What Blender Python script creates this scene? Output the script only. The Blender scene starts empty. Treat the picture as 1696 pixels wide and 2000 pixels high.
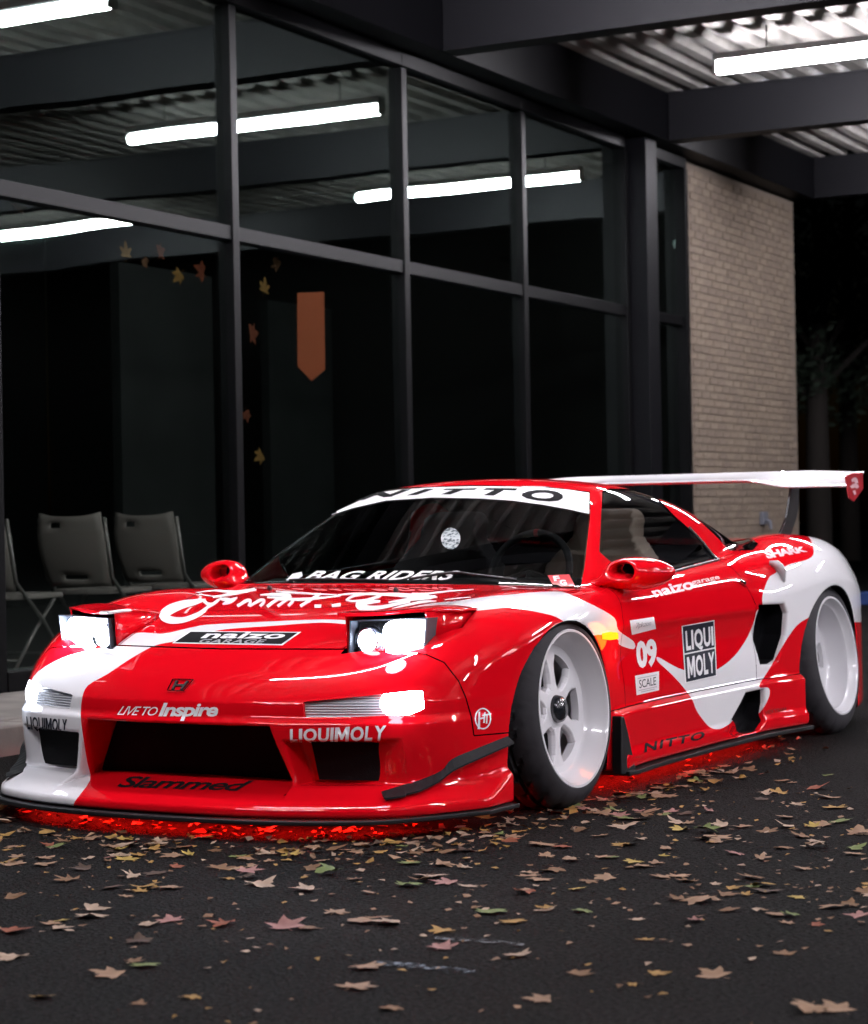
import bpy, bmesh, math, random
import numpy as np
from mathutils import Vector, Matrix
from mathutils.bvhtree import BVHTree
R_ = math.radians
random.seed(7)
SC = bpy.context.scene
COL = SC.collection
# ---------------------------------------------------------------- camera
PW, PH = 1696, 2000                       # photograph size
CF = 4171.29                              # focal length in photograph pixels
CYAW, CPITCH, CROLL = 3.65957744, 0.00222716, -0.01859653
CC = np.array([6.33260967, 4.04765489, 0.964567562])
def _axes():
    f = np.array([math.cos(CYAW) * math.cos(CPITCH), math.sin(CYAW) * math.cos(CPITCH), math.sin(CPITCH)])
    r = np.cross(f, [0, 0, 1.0]); r /= np.linalg.norm(r); u = np.cross(r, f)
    c, s = math.cos(CROLL), math.sin(CROLL)
    return c * r + s * u, -s * r + c * u, f
CR, CU, CFW = _axes()
cam_d = bpy.data.cameras.new('camera')
cam = bpy.data.objects.new('camera', cam_d); COL.objects.link(cam)
cam_d.sensor_fit = 'VERTICAL'; cam_d.sensor_height = 24.0; cam_d.lens = 24.0 * CF / PH
cam_d.dof.use_dof = True; cam_d.dof.focus_distance = 7.0; cam_d.dof.aperture_fstop = 3.2
cam_d.clip_end = 500; cam_d.clip_start = 0.05
cam.matrix_world = Matrix([[CR[0], CU[0], -CFW[0], CC[0]], [CR[1], CU[1], -CFW[1], CC[1]], [CR[2], CU[2], -CFW[2], CC[2]], [0, 0, 0, 1]])
SC.camera = cam
# ---------------------------------------------------------------- world, sun, exposure
world = bpy.data.worlds.new('World'); SC.world = world; world.use_nodes = True
_nt = world.node_tree; _bg = _nt.nodes['Background']
_sky = _nt.nodes.new('ShaderNodeTexSky'); _sky.sky_type = 'NISHITA'; _sky.sun_disc = False
_sky.sun_elevation = R_(-6.0); _sky.sun_rotation = R_(200)
_nt.links.new(_sky.outputs[0], _bg.inputs[0]); _bg.inputs[1].default_value = 0.12
sun_d = bpy.data.lights.new('moon', 'SUN'); sun_d.energy = 0.004; sun_d.angle = R_(0.5); sun_d.color = (0.75, 0.85, 1.0)
sun = bpy.data.objects.new('moon', sun_d); COL.objects.link(sun); sun.rotation_euler = (R_(50), 0, R_(200))
SC.view_settings.view_transform = 'Standard'; SC.view_settings.look = 'None'
SC.view_settings.exposure = 0.0; SC.view_settings.gamma = 1.0; SC.view_settings.use_curve_mapping = False
SC.render.engine = 'CYCLES'
SC.cycles.use_denoising = True
SC.cycles.max_bounces = 8; SC.cycles.transparent_max_bounces = 16
SC.cycles.sample_clamp_indirect = 4.0; SC.cycles.caustics_reflective = False; SC.cycles.caustics_refractive = False
# ---------------------------------------------------------------- helpers: pixels <-> points
def ray(x, y):
    d = CFW * CF + CR * (x - PW / 2) - CU * (y - PH / 2)
    return d / np.linalg.norm(d)
def topx(P):
    d = np.asarray(P, float) - CC
    z = d @ CFW
    return np.stack([PW / 2 + CF * (d @ CR) / z, PH / 2 - CF * (d @ CU) / z], -1)
def at_axis(x, y, ax, v):
    d = ray(x, y); return CC + d * (v - CC[ax]) / d[ax]
# ---------------------------------------------------------------- helpers: materials
def inp(n, k, v):
    if k in n.inputs: n.inputs[k].default_value = v
def pmat(name, col, rough=0.5, metal=0.0, coat=0.0, emit=None, es=0.0, bump=None, noise=None, spec=None, trans=0.0, ior=None, coat_rough=0.03):
    m = bpy.data.materials.new(name); m.use_nodes = True
    nt = m.node_tree; b = nt.nodes['Principled BSDF']
    inp(b, 'Base Color', (*col, 1)); inp(b, 'Roughness', rough); inp(b, 'Metallic', metal); inp(b, 'Coat Weight', coat); inp(b, 'Coat Roughness', coat_rough)
    inp(b, 'Transmission Weight', trans)
    if ior: inp(b, 'IOR', ior)
    if spec is not None: inp(b, 'Specular IOR Level', spec)
    if emit: inp(b, 'Emission Color', (*emit, 1)); inp(b, 'Emission Strength', es)
    tc = None
    if noise or bump:
        tc = nt.nodes.new('ShaderNodeTexCoord')
    if noise:                               # (scale, darker colour, lo, hi)
        t = nt.nodes.new('ShaderNodeTexNoise'); t.inputs['Scale'].default_value = noise[0]; t.inputs['Detail'].default_value = 6
        nt.links.new(tc.outputs['Object'], t.inputs['Vector'])
        r = nt.nodes.new('ShaderNodeValToRGB'); r.color_ramp.elements[0].position = noise[2]; r.color_ramp.elements[1].position = noise[3]
        r.color_ramp.elements[0].color = (*noise[1], 1); r.color_ramp.elements[1].color = (*col, 1)
        nt.links.new(t.outputs['Fac'], r.inputs['Fac']); nt.links.new(r.outputs['Color'], b.inputs['Base Color'])
    if bump:                                # (scale, strength, distance)
        t = nt.nodes.new('ShaderNodeTexNoise'); t.inputs['Scale'].default_value = bump[0]; t.inputs['Detail'].default_value = 4
        nt.links.new(tc.outputs['Object'], t.inputs['Vector'])
        bm_ = nt.nodes.new('ShaderNodeBump'); bm_.inputs['Strength'].default_value = bump[1]; bm_.inputs['Distance'].default_value = bump[2]
        nt.links.new(t.outputs['Fac'], bm_.inputs['Height']); nt.links.new(bm_.outputs['Normal'], b.inputs['Normal'])
    return m
# ---------------------------------------------------------------- helpers: objects
def empty(name, loc=(0, 0, 0), rz=0.0, label=None, cat=None, group=None):
    o = bpy.data.objects.new(name, None); COL.objects.link(o); o.location = loc; o.rotation_euler = (0, 0, rz)
    o.empty_display_size = 0.1
    return tag(o, label, cat, group)
def tag(o, label=None, cat=None, group=None, kind=None):
    if label: o['label'] = label
    if cat: o['category'] = cat
    if group: o['group'] = group
    if kind: o['kind'] = kind
    return o
def link(name, me, parent=None, mats=()):
    for m in mats: me.materials.append(m)
    o = bpy.data.objects.new(name, me); COL.objects.link(o)
    if parent is not None: o.parent = parent
    return o
def mesh_np(name, V, F, N=None, smooth=True):
    me = bpy.data.meshes.new(name)
    V = np.asarray(V, np.float32); F = np.asarray(F, np.int32)
    k = F.shape[1]
    me.vertices.add(len(V)); me.vertices.foreach_set('co', V.ravel())
    me.loops.add(F.size); me.loops.foreach_set('vertex_index', F.ravel())
    me.polygons.add(len(F)); me.polygons.foreach_set('loop_start', np.arange(0, F.size, k, dtype=np.int32))
    me.update(calc_edges=True); me.validate()
    me.polygons.foreach_set('use_smooth', np.full(len(me.polygons), smooth))
    if N is not None and len(me.vertices) == len(N):
        me.normals_split_custom_set_from_vertices(np.asarray(N, np.float32).tolist())
    return me
def bm_new(): return bmesh.new()
def bm_obj(name, bm, mat, parent=None, smooth=False, bevel=0.0, recalc=True):
    if recalc: bmesh.ops.recalc_face_normals(bm, faces=bm.faces)
    me = bpy.data.meshes.new(name); bm.to_mesh(me); bm.free()
    for p in me.polygons: p.use_smooth = smooth
    o = link(name, me, parent, [mat] if mat else [])
    if bevel:
        md = o.modifiers.new('bevel', 'BEVEL'); md.width = bevel; md.segments = 2; md.limit_method = 'ANGLE'
    return o
def add_box(bm, lo, hi, M=None):
    vs = [bm.verts.new((x, y, z)) for x in (lo[0], hi[0]) for y in (lo[1], hi[1]) for z in (lo[2], hi[2])]
    if M is not None:
        for v in vs: v.co = M @ v.co
    for f in ((0, 1, 3, 2), (4, 6, 7, 5), (0, 4, 5, 1), (2, 3, 7, 6), (0, 2, 6, 4), (1, 5, 7, 3)):
        bm.faces.new([vs[i] for i in f])
    return vs
def add_prism(bm, pts, axis, lo, hi, M=None):
    """2-D polygon extruded along an axis (0 x, 1 y, 2 z) between lo and hi."""
    def mk(p, h):
        c = [p[0], p[1]]; c.insert(axis, h); v = Vector(c); return bm.verts.new(M @ v if M is not None else v)
    a = [mk(p, lo) for p in pts]; b = [mk(p, hi) for p in pts]; n = len(pts)
    bm.faces.new(a); bm.faces.new(b[::-1])
    for i in range(n): bm.faces.new((a[i], a[(i + 1) % n], b[(i + 1) % n], b[i]))
def add_tube(bm, pts, r, n=8, cap=True):
    pts = [Vector(p) for p in pts]; rings = []
    for i, p in enumerate(pts):
        t = (pts[min(i + 1, len(pts) - 1)] - pts[max(i - 1, 0)]).normalized()
        a = t.orthogonal().normalized() if i == 0 else (prev - t * prev.dot(t)).normalized()
        prev = a; b = t.cross(a); rr = r[i] if isinstance(r, (list, tuple)) else r
        rings.append([bm.verts.new(p + (a * math.cos(2 * math.pi * k / n) + b * math.sin(2 * math.pi * k / n)) * rr) for k in range(n)])
    for A, B in zip(rings[:-1], rings[1:]):
        for k in range(n): bm.faces.new((A[k], A[(k + 1) % n], B[(k + 1) % n], B[k]))
    if cap: bm.faces.new(rings[0][::-1]); bm.faces.new(rings[-1])
def add_lathe(bm, prof, n=48, M=None, closed=False):
    """profile [(radius, y)] turned about the y axis."""
    rings = []
    for r, y in prof:
        ring = []
        for k in range(n):
            a = 2 * math.pi * k / n; v = Vector((r * math.cos(a), y, r * math.sin(a)))
            ring.append(bm.verts.new(M @ v if M is not None else v))
        rings.append(ring)
    prs = list(zip(rings[:-1], rings[1:])) + ([(rings[-1], rings[0])] if closed else [])
    for A, B in prs:
        for k in range(n): bm.faces.new((A[k], A[(k + 1) % n], B[(k + 1) % n], B[k]))
    return rings
# ---------------------------------------------------------------- helpers: splines, polygons
def spline(xs, ys):
    xs = np.asarray(xs, float); ys = np.asarray(ys, float); o = np.argsort(xs); xs, ys = xs[o], ys[o]
    n = len(xs); h = np.diff(xs); A = np.zeros((n, n)); b = np.zeros(n); A[0, 0] = A[-1, -1] = 1
    for i in range(1, n - 1):
        A[i, i - 1], A[i, i], A[i, i + 1] = h[i - 1], 2 * (h[i - 1] + h[i]), h[i]
        b[i] = 3 * ((ys[i + 1] - ys[i]) / h[i] - (ys[i] - ys[i - 1]) / h[i - 1])
    c = np.linalg.solve(A, b); d = np.diff(c) / (3 * h); bb = np.diff(ys) / h - h * (2 * c[:-1] + c[1:]) / 3
    def f(x):
        x = np.clip(x, xs[0], xs[-1]); i = np.clip(np.searchsorted(xs, x) - 1, 0, n - 2); t = x - xs[i]
        return ys[i] + t * (bb[i] + t * (c[i] + t * d[i]))
    return f
def pch(xs, ys):
    """monotone cubic"""
    xs = np.asarray(xs, float); ys = np.asarray(ys, float); o = np.argsort(xs); xs, ys = xs[o], ys[o]
    h = np.diff(xs); s = np.diff(ys) / h; m = np.zeros(len(xs)); m[0], m[-1] = s[0], s[-1]
    for i in range(1, len(xs) - 1):
        m[i] = 0 if s[i - 1] * s[i] <= 0 else 3 * (h[i - 1] + h[i]) / ((2 * h[i] + h[i - 1]) / s[i - 1] + (h[i] + 2 * h[i - 1]) / s[i])
    def f(x):
        x = np.clip(x, xs[0], xs[-1]); i = np.clip(np.searchsorted(xs, x) - 1, 0, len(xs) - 2); t = (x - xs[i]) / h[i]
        t2 = t * t; t3 = t2 * t
        return (2 * t3 - 3 * t2 + 1) * ys[i] + (t3 - 2 * t2 + t) * h[i] * m[i] + (3 * t2 - 2 * t3) * ys[i + 1] + (t3 - t2) * h[i] * m[i + 1]
    return f
def smax(a, b, k):
    h = np.maximum(k - np.abs(a - b), 0) / k
    return np.maximum(a, b) + h * h * k * 0.25
def smin(a, b, k): return -smax(-a, -b, k)
def sst(x, a, b):
    t = np.clip((x - a) / (b - a), 0, 1); return t * t * (3 - 2 * t)
def poly_sd(poly, U, Vv):
    """signed distance to a closed polygon, negative inside (works on arrays)."""
    U = np.asarray(U, float); Vv = np.asarray(Vv, float)
    d = np.full(np.broadcast(U, Vv).shape, 1e9); ins = np.zeros(d.shape, bool); n = len(poly)
    for i in range(n):
        ax, ay = poly[i]; bx, by = poly[(i + 1) % n]; ex, ey = bx - ax, by - ay; wx, wy = U - ax, Vv - ay
        t = np.clip((wx * ex + wy * ey) / (ex * ex + ey * ey + 1e-12), 0, 1)
        d = np.minimum(d, (wx - ex * t) ** 2 + (wy - ey * t) ** 2)
        c = ((ay > Vv) != (by > Vv)) & (U < (bx - ax) * (Vv - ay) / (by - ay + 1e-12) + ax); ins ^= c
    d = np.sqrt(d); return np.where(ins, -d, d)
def smooth_poly(pts, n=4, closed=True):
    """Catmull-Rom through the points."""
    P = [np.array(p, float) for p in pts]; m = len(P); out = []
    rng = range(m) if closed else range(m - 1)
    for i in rng:
        if closed: p0, p1, p2, p3 = P[(i - 1) % m], P[i], P[(i + 1) % m], P[(i + 2) % m]
        else: p0, p1, p2, p3 = P[max(i - 1, 0)], P[i], P[i + 1], P[min(i + 2, m - 1)]
        for k in range(n):
            t = k / n; out.append(0.5 * (2 * p1 + (p2 - p0) * t + (2 * p0 - 5 * p1 + 4 * p2 - p3) * t * t + (3 * p1 - p0 - 3 * p2 + p3) * t ** 3))
    if not closed: out.append(P[-1])
    return [tuple(p) for p in out]
# ---------------------------------------------------------------- helpers: implicit surfaces -> meshes
def surface_nets(fn, lo, hi, h):
    xs, ys, zs = (np.arange(lo[i], hi[i] + h, h).astype(np.float32) for i in range(3))
    G = np.empty((len(xs), len(ys), len(zs)), np.float32)
    for i in range(0, len(xs), 32):
        G[i:i + 32] = fn(xs[i:i + 32, None, None], ys[None, :, None], zs[None, None, :])
    S = G < 0
    cnt = np.zeros(tuple(n - 1 for n in S.shape), np.int8)
    for a in (0, 1):
        for b in (0, 1):
            for c in (0, 1):
                cnt += S[a:S.shape[0] - 1 + a, b:S.shape[1] - 1 + b, c:S.shape[2] - 1 + c]
    act = (cnt > 0) & (cnt < 8); I, J, K = np.nonzero(act)
    idx = np.full(act.shape, -1, np.int32); idx[I, J, K] = np.arange(len(I))
    acc = np.zeros((len(I), 3)); n = np.zeros(len(I))
    offs = [(a, b, c) for a in (0, 1) for b in (0, 1) for c in (0, 1)]
    for o in offs:
        for ax in range(3):
            if o[ax]: continue
            q = list(o); q[ax] = 1
            v0 = G[I + o[0], J + o[1], K + o[2]]; v1 = G[I + q[0], J + q[1], K + q[2]]
            m = (v0 < 0) != (v1 < 0); t = np.where(m, v0 / np.where(m, v0 - v1, 1), 0)
            for d in range(3):
                acc[:, d] += np.where(m, o[d] + (t if d == ax else 0), 0)
            n += m
    P = (np.stack([I, J, K], 1) + acc / n[:, None]) * h + np.array([xs[0], ys[0], zs[0]])
    quads = []
    for ax in range(3):
        A = np.swapaxes(S, 0, ax); X = np.swapaxes(idx, 0, ax)
        ch = A[:-1, 1:-1, 1:-1] != A[1:, 1:-1, 1:-1]
        a, b, c = np.nonzero(ch); b += 1; c += 1
        q = np.stack([X[a, b - 1, c - 1], X[a, b, c - 1], X[a, b, c], X[a, b - 1, c]], 1)
        flip = A[a, b, c] ^ (ax == 1)
        q = np.where(flip[:, None], q, q[:, ::-1]); quads.append(q)
    Q = np.concatenate(quads)
    return P, Q
def grad(fn, P, e=1.5e-3):
    x, y, z = P[:, 0], P[:, 1], P[:, 2]
    g = np.stack([fn(x + e, y, z) - fn(x - e, y, z), fn(x, y + e, z) - fn(x, y - e, z), fn(x, y, z + e) - fn(x, y, z - e)], 1) / (2 * e)
    return g
def iso_mesh(fn, lo, hi, h, it=4):
    P, Q = surface_nets(fn, lo, hi, h)
    P0 = P.copy()
    for _ in range(it):
        g = grad(fn, P); v = fn(P[:, 0], P[:, 1], P[:, 2])
        st = (v / np.maximum((g * g).sum(1), 0.05))[:, None] * g
        P = P - np.clip(st, -h * 0.6, h * 0.6)
        P = P0 + np.clip(P - P0, -h, h)
    g = grad(fn, P); N = g / np.maximum(np.linalg.norm(g, axis=1), 1e-9)[:, None]
    T = np.concatenate([Q[:, [0, 1, 2]], Q[:, [0, 2, 3]]])
    a, b, c = P[T[:, 0]], P[T[:, 1]], P[T[:, 2]]
    fl = np.einsum('ij,ij->i', np.cross(b - a, c - a), N[T].mean(1)) < 0
    T[fl] = T[fl][:, ::-1]
    return P, N, T
class Surf:
    """vertices, normals, triangles and one material index per triangle."""
    def __init__(s, P, N, T, M=None):
        s.P, s.N, s.T = P, N, T; s.M = np.zeros(len(T), np.int32) if M is None else M
    def sub(s, mask):
        T = s.T[mask]; u, inv = np.unique(T, return_inverse=True)
        return Surf(s.P[u], s.N[u], inv.reshape(-1, 3), s.M[mask])
    def cut(s, g):
        """split every triangle along g = 0; returns (self', per-triangle inside flag)."""
        T = s.T; gv = g.copy(); gv[np.abs(gv) < 1e-7] = 1e-7
        neg = gv[T] < 0; c = neg.sum(1)
        keep = (c == 0) | (c == 3); out = [T[keep]]; fl = [c[keep] == 3]; ms = [s.M[keep]]
        mix = ~keep
        if mix.any():
            Tm = T[mix]; nm = neg[mix]; cm = c[mix]; mm = s.M[mix]
            lone = np.where(cm == 1, np.argmax(nm, 1), np.argmin(nm, 1)); r = np.arange(len(Tm))
            A = Tm[r, lone]; B = Tm[r, (lone + 1) % 3]; Cc = Tm[r, (lone + 2) % 3]
            e = np.concatenate([np.stack([A, B], 1), np.stack([A, Cc], 1)]); e = np.sort(e, 1)
            u, inv = np.unique(e, axis=0, return_inverse=True); inv = inv.ravel()
            t = gv[u[:, 0]] / (gv[u[:, 0]] - gv[u[:, 1]])
            nP = s.P[u[:, 0]] * (1 - t[:, None]) + s.P[u[:, 1]] * t[:, None]
            nN = s.N[u[:, 0]] * (1 - t[:, None]) + s.N[u[:, 1]] * t[:, None]; nN /= np.linalg.norm(nN, axis=1)[:, None] + 1e-9
            b0 = len(s.P); AB = b0 + inv[:len(Tm)]; AC = b0 + inv[len(Tm):]
            s2P = np.concatenate([s.P, nP]); s2N = np.concatenate([s.N, nN])
            out += [np.stack([A, AB, AC], 1), np.stack([AB, B, Cc], 1), np.stack([AB, Cc, AC], 1)]
            ln = cm == 1; fl += [ln, ~ln, ~ln]; ms += [mm, mm, mm]
        else: s2P, s2N = s.P, s.N
        return Surf(s2P, s2N, np.concatenate(out), np.concatenate(ms)), np.concatenate(fl)
    def split(s, g):
        q, f = s.cut(g); return q.sub(f), q.sub(~f)
    def paint(s, g, mat, only=None):
        q, f = s.cut(g)
        if only is not None: f = f & only(q)
        q.M[f] = mat; return q
    def keep_big(s, frac=0.05):
        n = len(s.P); l = np.arange(n); a = s.T[:, [0, 1, 2]].ravel(); b = s.T[:, [1, 2, 0]].ravel()
        for _ in range(400):
            m = np.minimum(l[a], l[b]); k = l.copy(); np.minimum.at(k, a, m); np.minimum.at(k, b, m); k = k[k]
            if (k == l).all(): break
            l = k
        t = l[s.T[:, 0]]; u, inv, c = np.unique(t, return_inverse=True, return_counts=True)
        s.comp = inv.ravel(), c
        return s.sub(c[inv.ravel()] >= frac * c.max())
    def mirror(s):
        k = np.array([1, -1, 1]); return Surf(s.P * k, s.N * k, s.T[:, ::-1].copy(), s.M.copy())
    def join(s, o):
        return Surf(np.concatenate([s.P, o.P]), np.concatenate([s.N, o.N]), np.concatenate([s.T, o.T + len(s.P)]), np.concatenate([s.M, o.M]))
    def obj(s, name, mats, parent=None):
        ok = (s.T[:, 0] != s.T[:, 1]) & (s.T[:, 1] != s.T[:, 2]) & (s.T[:, 0] != s.T[:, 2])
        s = s.sub(ok)
        me = bpy.data.meshes.new(name)
        me.vertices.add(len(s.P)); me.vertices.foreach_set('co', s.P.astype(np.float32).ravel())
        me.loops.add(s.T.size); me.loops.foreach_set('vertex_index', s.T.astype(np.int32).ravel())
        me.polygons.add(len(s.T)); me.polygons.foreach_set('loop_start', np.arange(0, s.T.size, 3, dtype=np.int32))
        me.polygons.foreach_set('material_index', s.M.astype(np.int32))
        me.update(calc_edges=True)
        me.polygons.foreach_set('use_smooth', np.ones(len(s.T), bool))
        me.normals_split_custom_set_from_vertices(s.N.astype(np.float32).tolist())
        return link(name, me, parent, mats)
# ---------------------------------------------------------------- the car's body as one implicit solid
# car frame: x forward from the front axle, y to the driver's side, z up from the ground
WB = 2.53
f_Zc = spline([1.10, 0.98, 0.90, 0.80, 0.65, 0.55, 0.30, 0.0, -0.35, -0.6, -1.2, -1.9, -2.4, -2.9, -3.2, -3.35, -3.5],
              [0.33, 0.395, 0.432, 0.478, 0.547, 0.585, 0.644, 0.685, 0.715, 0.728, 0.755, 0.785, 0.808, 0.822, 0.832, 0.84, 0.85])
f_Zk = pch([0.95, 0.75, 0.55, 0.40, 0.20, 0.0, -0.3, -0.55, -0.8, -1.4, -1.8, -2.1, -2.45, -2.8, -3.1, -3.4], # crest over the wheels
           [0.0, 0.012, 0.03, 0.045, 0.052, 0.042, 0.008, -0.012, -0.008, 0.0, 0.004, 0.025, 0.058, 0.035, -0.02, -0.09])
f_W = spline([1.1, 0.55, 0.35, 0.1, -0.1, -0.35, -0.6, -0.9, -1.3, -1.6, -1.85, -2.05, -2.3, -2.53, -2.8, -3.05, -3.25, -3.45],
             [0.895, 0.908, 0.926, 0.955, 0.956, 0.925, 0.897, 0.888, 0.888, 0.893, 0.910, 0.945, 0.975, 0.985, 0.970, 0.918, 0.855, 0.76])
f_zc = pch([1.1, 0.5, 0.0, -0.45, -0.8, -1.7, -2.1, -2.5, -3.0, -3.4], [0.42, 0.50, 0.605, 0.58, 0.565, 0.575, 0.62, 0.66, 0.60, 0.5])
f_tum = pch([1.1, 0.3, -0.3, -0.8, -1.7, -2.2, -2.6, -3.2], [0.9, 1.1, 1.0, 0.86, 0.86, 1.2, 1.3, 1.0])
def side_y(x, z):
    t = np.maximum(z - f_zc(x), 0)
    y = f_W(x) - f_tum(x) * t ** 1.5
    mid = sst(x, -2.0, -1.75) * (1 - sst(x, -0.62, -0.3))
    # hollow under the crease on the door, then the skirt
    y = y - mid * 0.020 * np.exp(-((z - 0.47) / 0.085) ** 2) + mid * 0.006 * np.exp(-((z - 0.565) / 0.018) ** 2)
    sk = sst(x, -2.25, -2.1) * (1 - sst(x, -0.42, -0.36))
    y = y + sk * (0.030 * (1 - sst(z, 0.262, 0.292)) + 0.016 * (1 - sst(z, 0.115, 0.150)))
    # lower front fender behind / ahead of the arch pulls in a little
    y = y - (1 - sk) * 0.02 * (1 - sst(z, 0.05, 0.3)) * sst(x, -0.9, -0.6) * (1 - sst(x, 0.3, 0.5))
    return y
FAX, FAZ, FAR = 0.022, 0.238, 0.368      # front arch
RAX, RAZ, RAR = -2.515, 0.258, 0.374     # rear arch
def arch(x, z, cx, cz, r):
    dx = x - cx; dz = np.maximum(z - cz, 0)
    return np.sqrt(dx * dx + dz * dz + 1e-9) - r
def lip_x(ay): return 1.045 - 0.17 * ay ** 2 - 0.24 * ay ** 4 - 3.2 * np.maximum(ay - 0.70, 0) ** 2
def front_x(ay, z):
    x0 = 0.905 - 0.20 * ay ** 2 - 0.15 * ay ** 4
    # the bumper's face: ledge under the lamps, leaning back above
    x0 = x0 + 0.022 * (1 - sst(z, 0.335, 0.362)) - 0.55 * np.maximum(z - 0.40, 0) - 0.02 * (1 - sst(z, 0.14, 0.32))
    return x0
CIN = [(-0.352, 0.330), (0.352, 0.330), (0.440, 0.085), (-0.440, 0.085)]          # middle intake (y, z)
SIN = [(0.398, 0.285), (0.735, 0.288), (0.752, 0.150), (0.435, 0.150)]             # side intakes
def body_low(x, y, z):
    ay = np.abs(y)
    sd = (ay - side_y(x, z)) * 0.97
    fr = (x - front_x(ay, z)) * 0.93
    d = smax(sd, fr, 0.26)
    # flare around the wheels
    xs = x + 0.75 * (0.20 * ay ** 2 + 0.10 * ay ** 4)
    yc = 0.73
    top = (z - (f_Zc(xs) + f_Zk(x) * np.exp(-((ay - yc) / 0.17) ** 2) - 0.02 * np.maximum(ay - 0.3, 0) ** 2)) * 0.95
    d = smax(d, top, 0.07)
    rear = (-3.37 + 0.10 * ay ** 2 + 0.18 * np.maximum(0.62 - z, 0) ** 1.0 * 0.3 - x)
    d = smax(d, rear, 0.12)
    d = smax(d, 0.075 - z, 0.02)
    # the bumper's lip
    lx = lip_x(ay)
    lp = smax(x - lx, 0.066 - z, 0.014)
    lp = smax(lp, (z - (0.094 + 0.46 * (lx - x))) * 0.9, 0.012)
    lp = smax(lp, np.maximum(ay - 0.935, 0.30 - x), 0.012)
    lp = smax(lp, z - 0.168, 0.02)
    d = smin(d, lp, 0.018)
    d = smax(d, -smax(z - 0.100, smax(x - (lx - 0.085), ay - 0.80, 0.02), 0.01), 0.01)      # hollow underside
    return d
def cabin_w(x, z):
    s = np.clip((z - 0.71) / 0.36, 0, 1.3)
    return 0.775 - 0.205 * s - 0.045 * s * s - 0.10 * sst(-x, 1.75, 2.7)
f_ws = spline([0.60, 0.715, 0.80, 0.90, 1.0, 1.075, 1.13], [-0.20, -0.405, -0.545, -0.715, -0.89, -1.03, -1.14])
f_roof = spline([-0.3, -0.7, -0.95, -1.05, -1.15, -1.28, -1.5, -1.75, -2.0, -2.25, -2.5, -2.7], [1.14, 1.115, 1.10, 1.098, 1.106, 1.112, 1.100, 1.060, 0.997, 0.920, 0.832, 0.755])
def cabin(x, y, z):
    ay = np.abs(y)
    sd = (ay - cabin_w(x, z)) * 0.82
    ws = (x - f_ws(z) + 0.20 * ay ** 2) * 0.5
    rf = (z - f_roof(x) + 0.13 * ay ** 2 + 0.10 * ay ** 4) * 0.95
    d = smax(smax(sd, ws, 0.05), rf, 0.055)
    return smax(d, 0.62 - z, 0.02)
def wheel_cut(x, y, z):
    ay = np.abs(y)
    a = np.minimum(arch(x, z, FAX, FAZ, FAR), arch(x, z, RAX, RAZ, RAR))
    return smax(a, 0.60 - ay, 0.03)
def poly_pocket(poly, ay, z): return poly_sd(poly, ay, z)
def body(x, y, z):
    x, y, z = np.broadcast_arrays(x, y, z) if np.ndim(x) == 1 else (x, y, z)
    ay = np.abs(y)
    d = smin(body_low(x, y, z), cabin(x, y, z), 0.022)
    d = smax(d, -wheel_cut(x, y, z), 0.014)
    # openings in the bumper
    fx = front_x(ay, z)
    cp = np.maximum(poly_sd(CIN, y, z), 0.116 + 0.12 * (lip_x(ay) - x) - z); d = smax(d, -smax(cp, 0.70 - x, 0.02), 0.012)
    sp = poly_sd(SIN, ay, z); d = smax(d, -smax(sp, fx - 0.075 * (1 - sst(ay, 0.5, 0.78)) - 0.012 - x, 0.012), 0.010)
    # intake in the rear quarter, duct in the skirt
    sy = side_y(x, z)
    qi = poly_sd(QIN, x, z); d = smax(d, -smax(qi, (sy - 0.11) - ay, 0.02), 0.012)
    du = poly_sd(DUCT, x, z); d = smax(d, -smax(du, (sy - 0.085 * sst(-x, 1.30, 1.78)) - ay, 0.02), 0.014)
    return d
QIN = [(-1.825, 0.582), (-2.02, 0.578), (-2.045, 0.54), (-2.03, 0.45), (-1.965, 0.352), (-1.92, 0.338), (-1.83, 0.342), (-1.805, 0.44)]
DUCT = [(-1.30, 0.115), (-1.45, 0.135), (-1.56, 0.20), (-1.62, 0.243), (-1.80, 0.245), (-1.80, 0.19), (-1.77, 0.12), (-1.70, 0.085), (-1.5, 0.085)]
# ---------------------------------------------------------------- the car: paint, panels
RES = 0.0085
M_RED = pmat('red_paint', (0.68, 0.003, 0.010), 0.5, coat=1.0, coat_rough=0.015, spec=0.0)
M_WHITE = pmat('white_paint', (0.80, 0.79, 0.81), 0.5, coat=1.0, coat_rough=0.015, spec=0.0)
M_BLK = pmat('black_trim', (0.008, 0.008, 0.009), 0.45)
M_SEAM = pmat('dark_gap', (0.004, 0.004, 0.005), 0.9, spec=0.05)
M_MESH = pmat('black_grille', (0.004, 0.004, 0.005), 0.7, spec=0.15, bump=(260, 0.6, 0.004))
M_CARB = pmat('carbon', (0.008, 0.008, 0.009), 0.5, spec=0.25, noise=(120, (0.010, 0.010, 0.012), 0.45, 0.55))
M_VWHITE = pmat('vinyl_white', (0.82, 0.81, 0.82), 0.35)
M_VBLACK = pmat('vinyl_black', (0.006, 0.006, 0.007), 0.7, spec=0.05)
M_VBLUE = pmat('vinyl_navy', (0.010, 0.013, 0.024), 0.5, spec=0.2)
M_VGREY = pmat('vinyl_grey', (0.35, 0.34, 0.36), 0.35)
M_VPINK = pmat('vinyl_pale_pink', (0.72, 0.45, 0.48), 0.35)
M_VRED = pmat('vinyl_red', (0.6, 0.02, 0.03), 0.35)
M_CHROME = pmat('chrome', (0.75, 0.75, 0.78), 0.08, metal=1.0)
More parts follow.
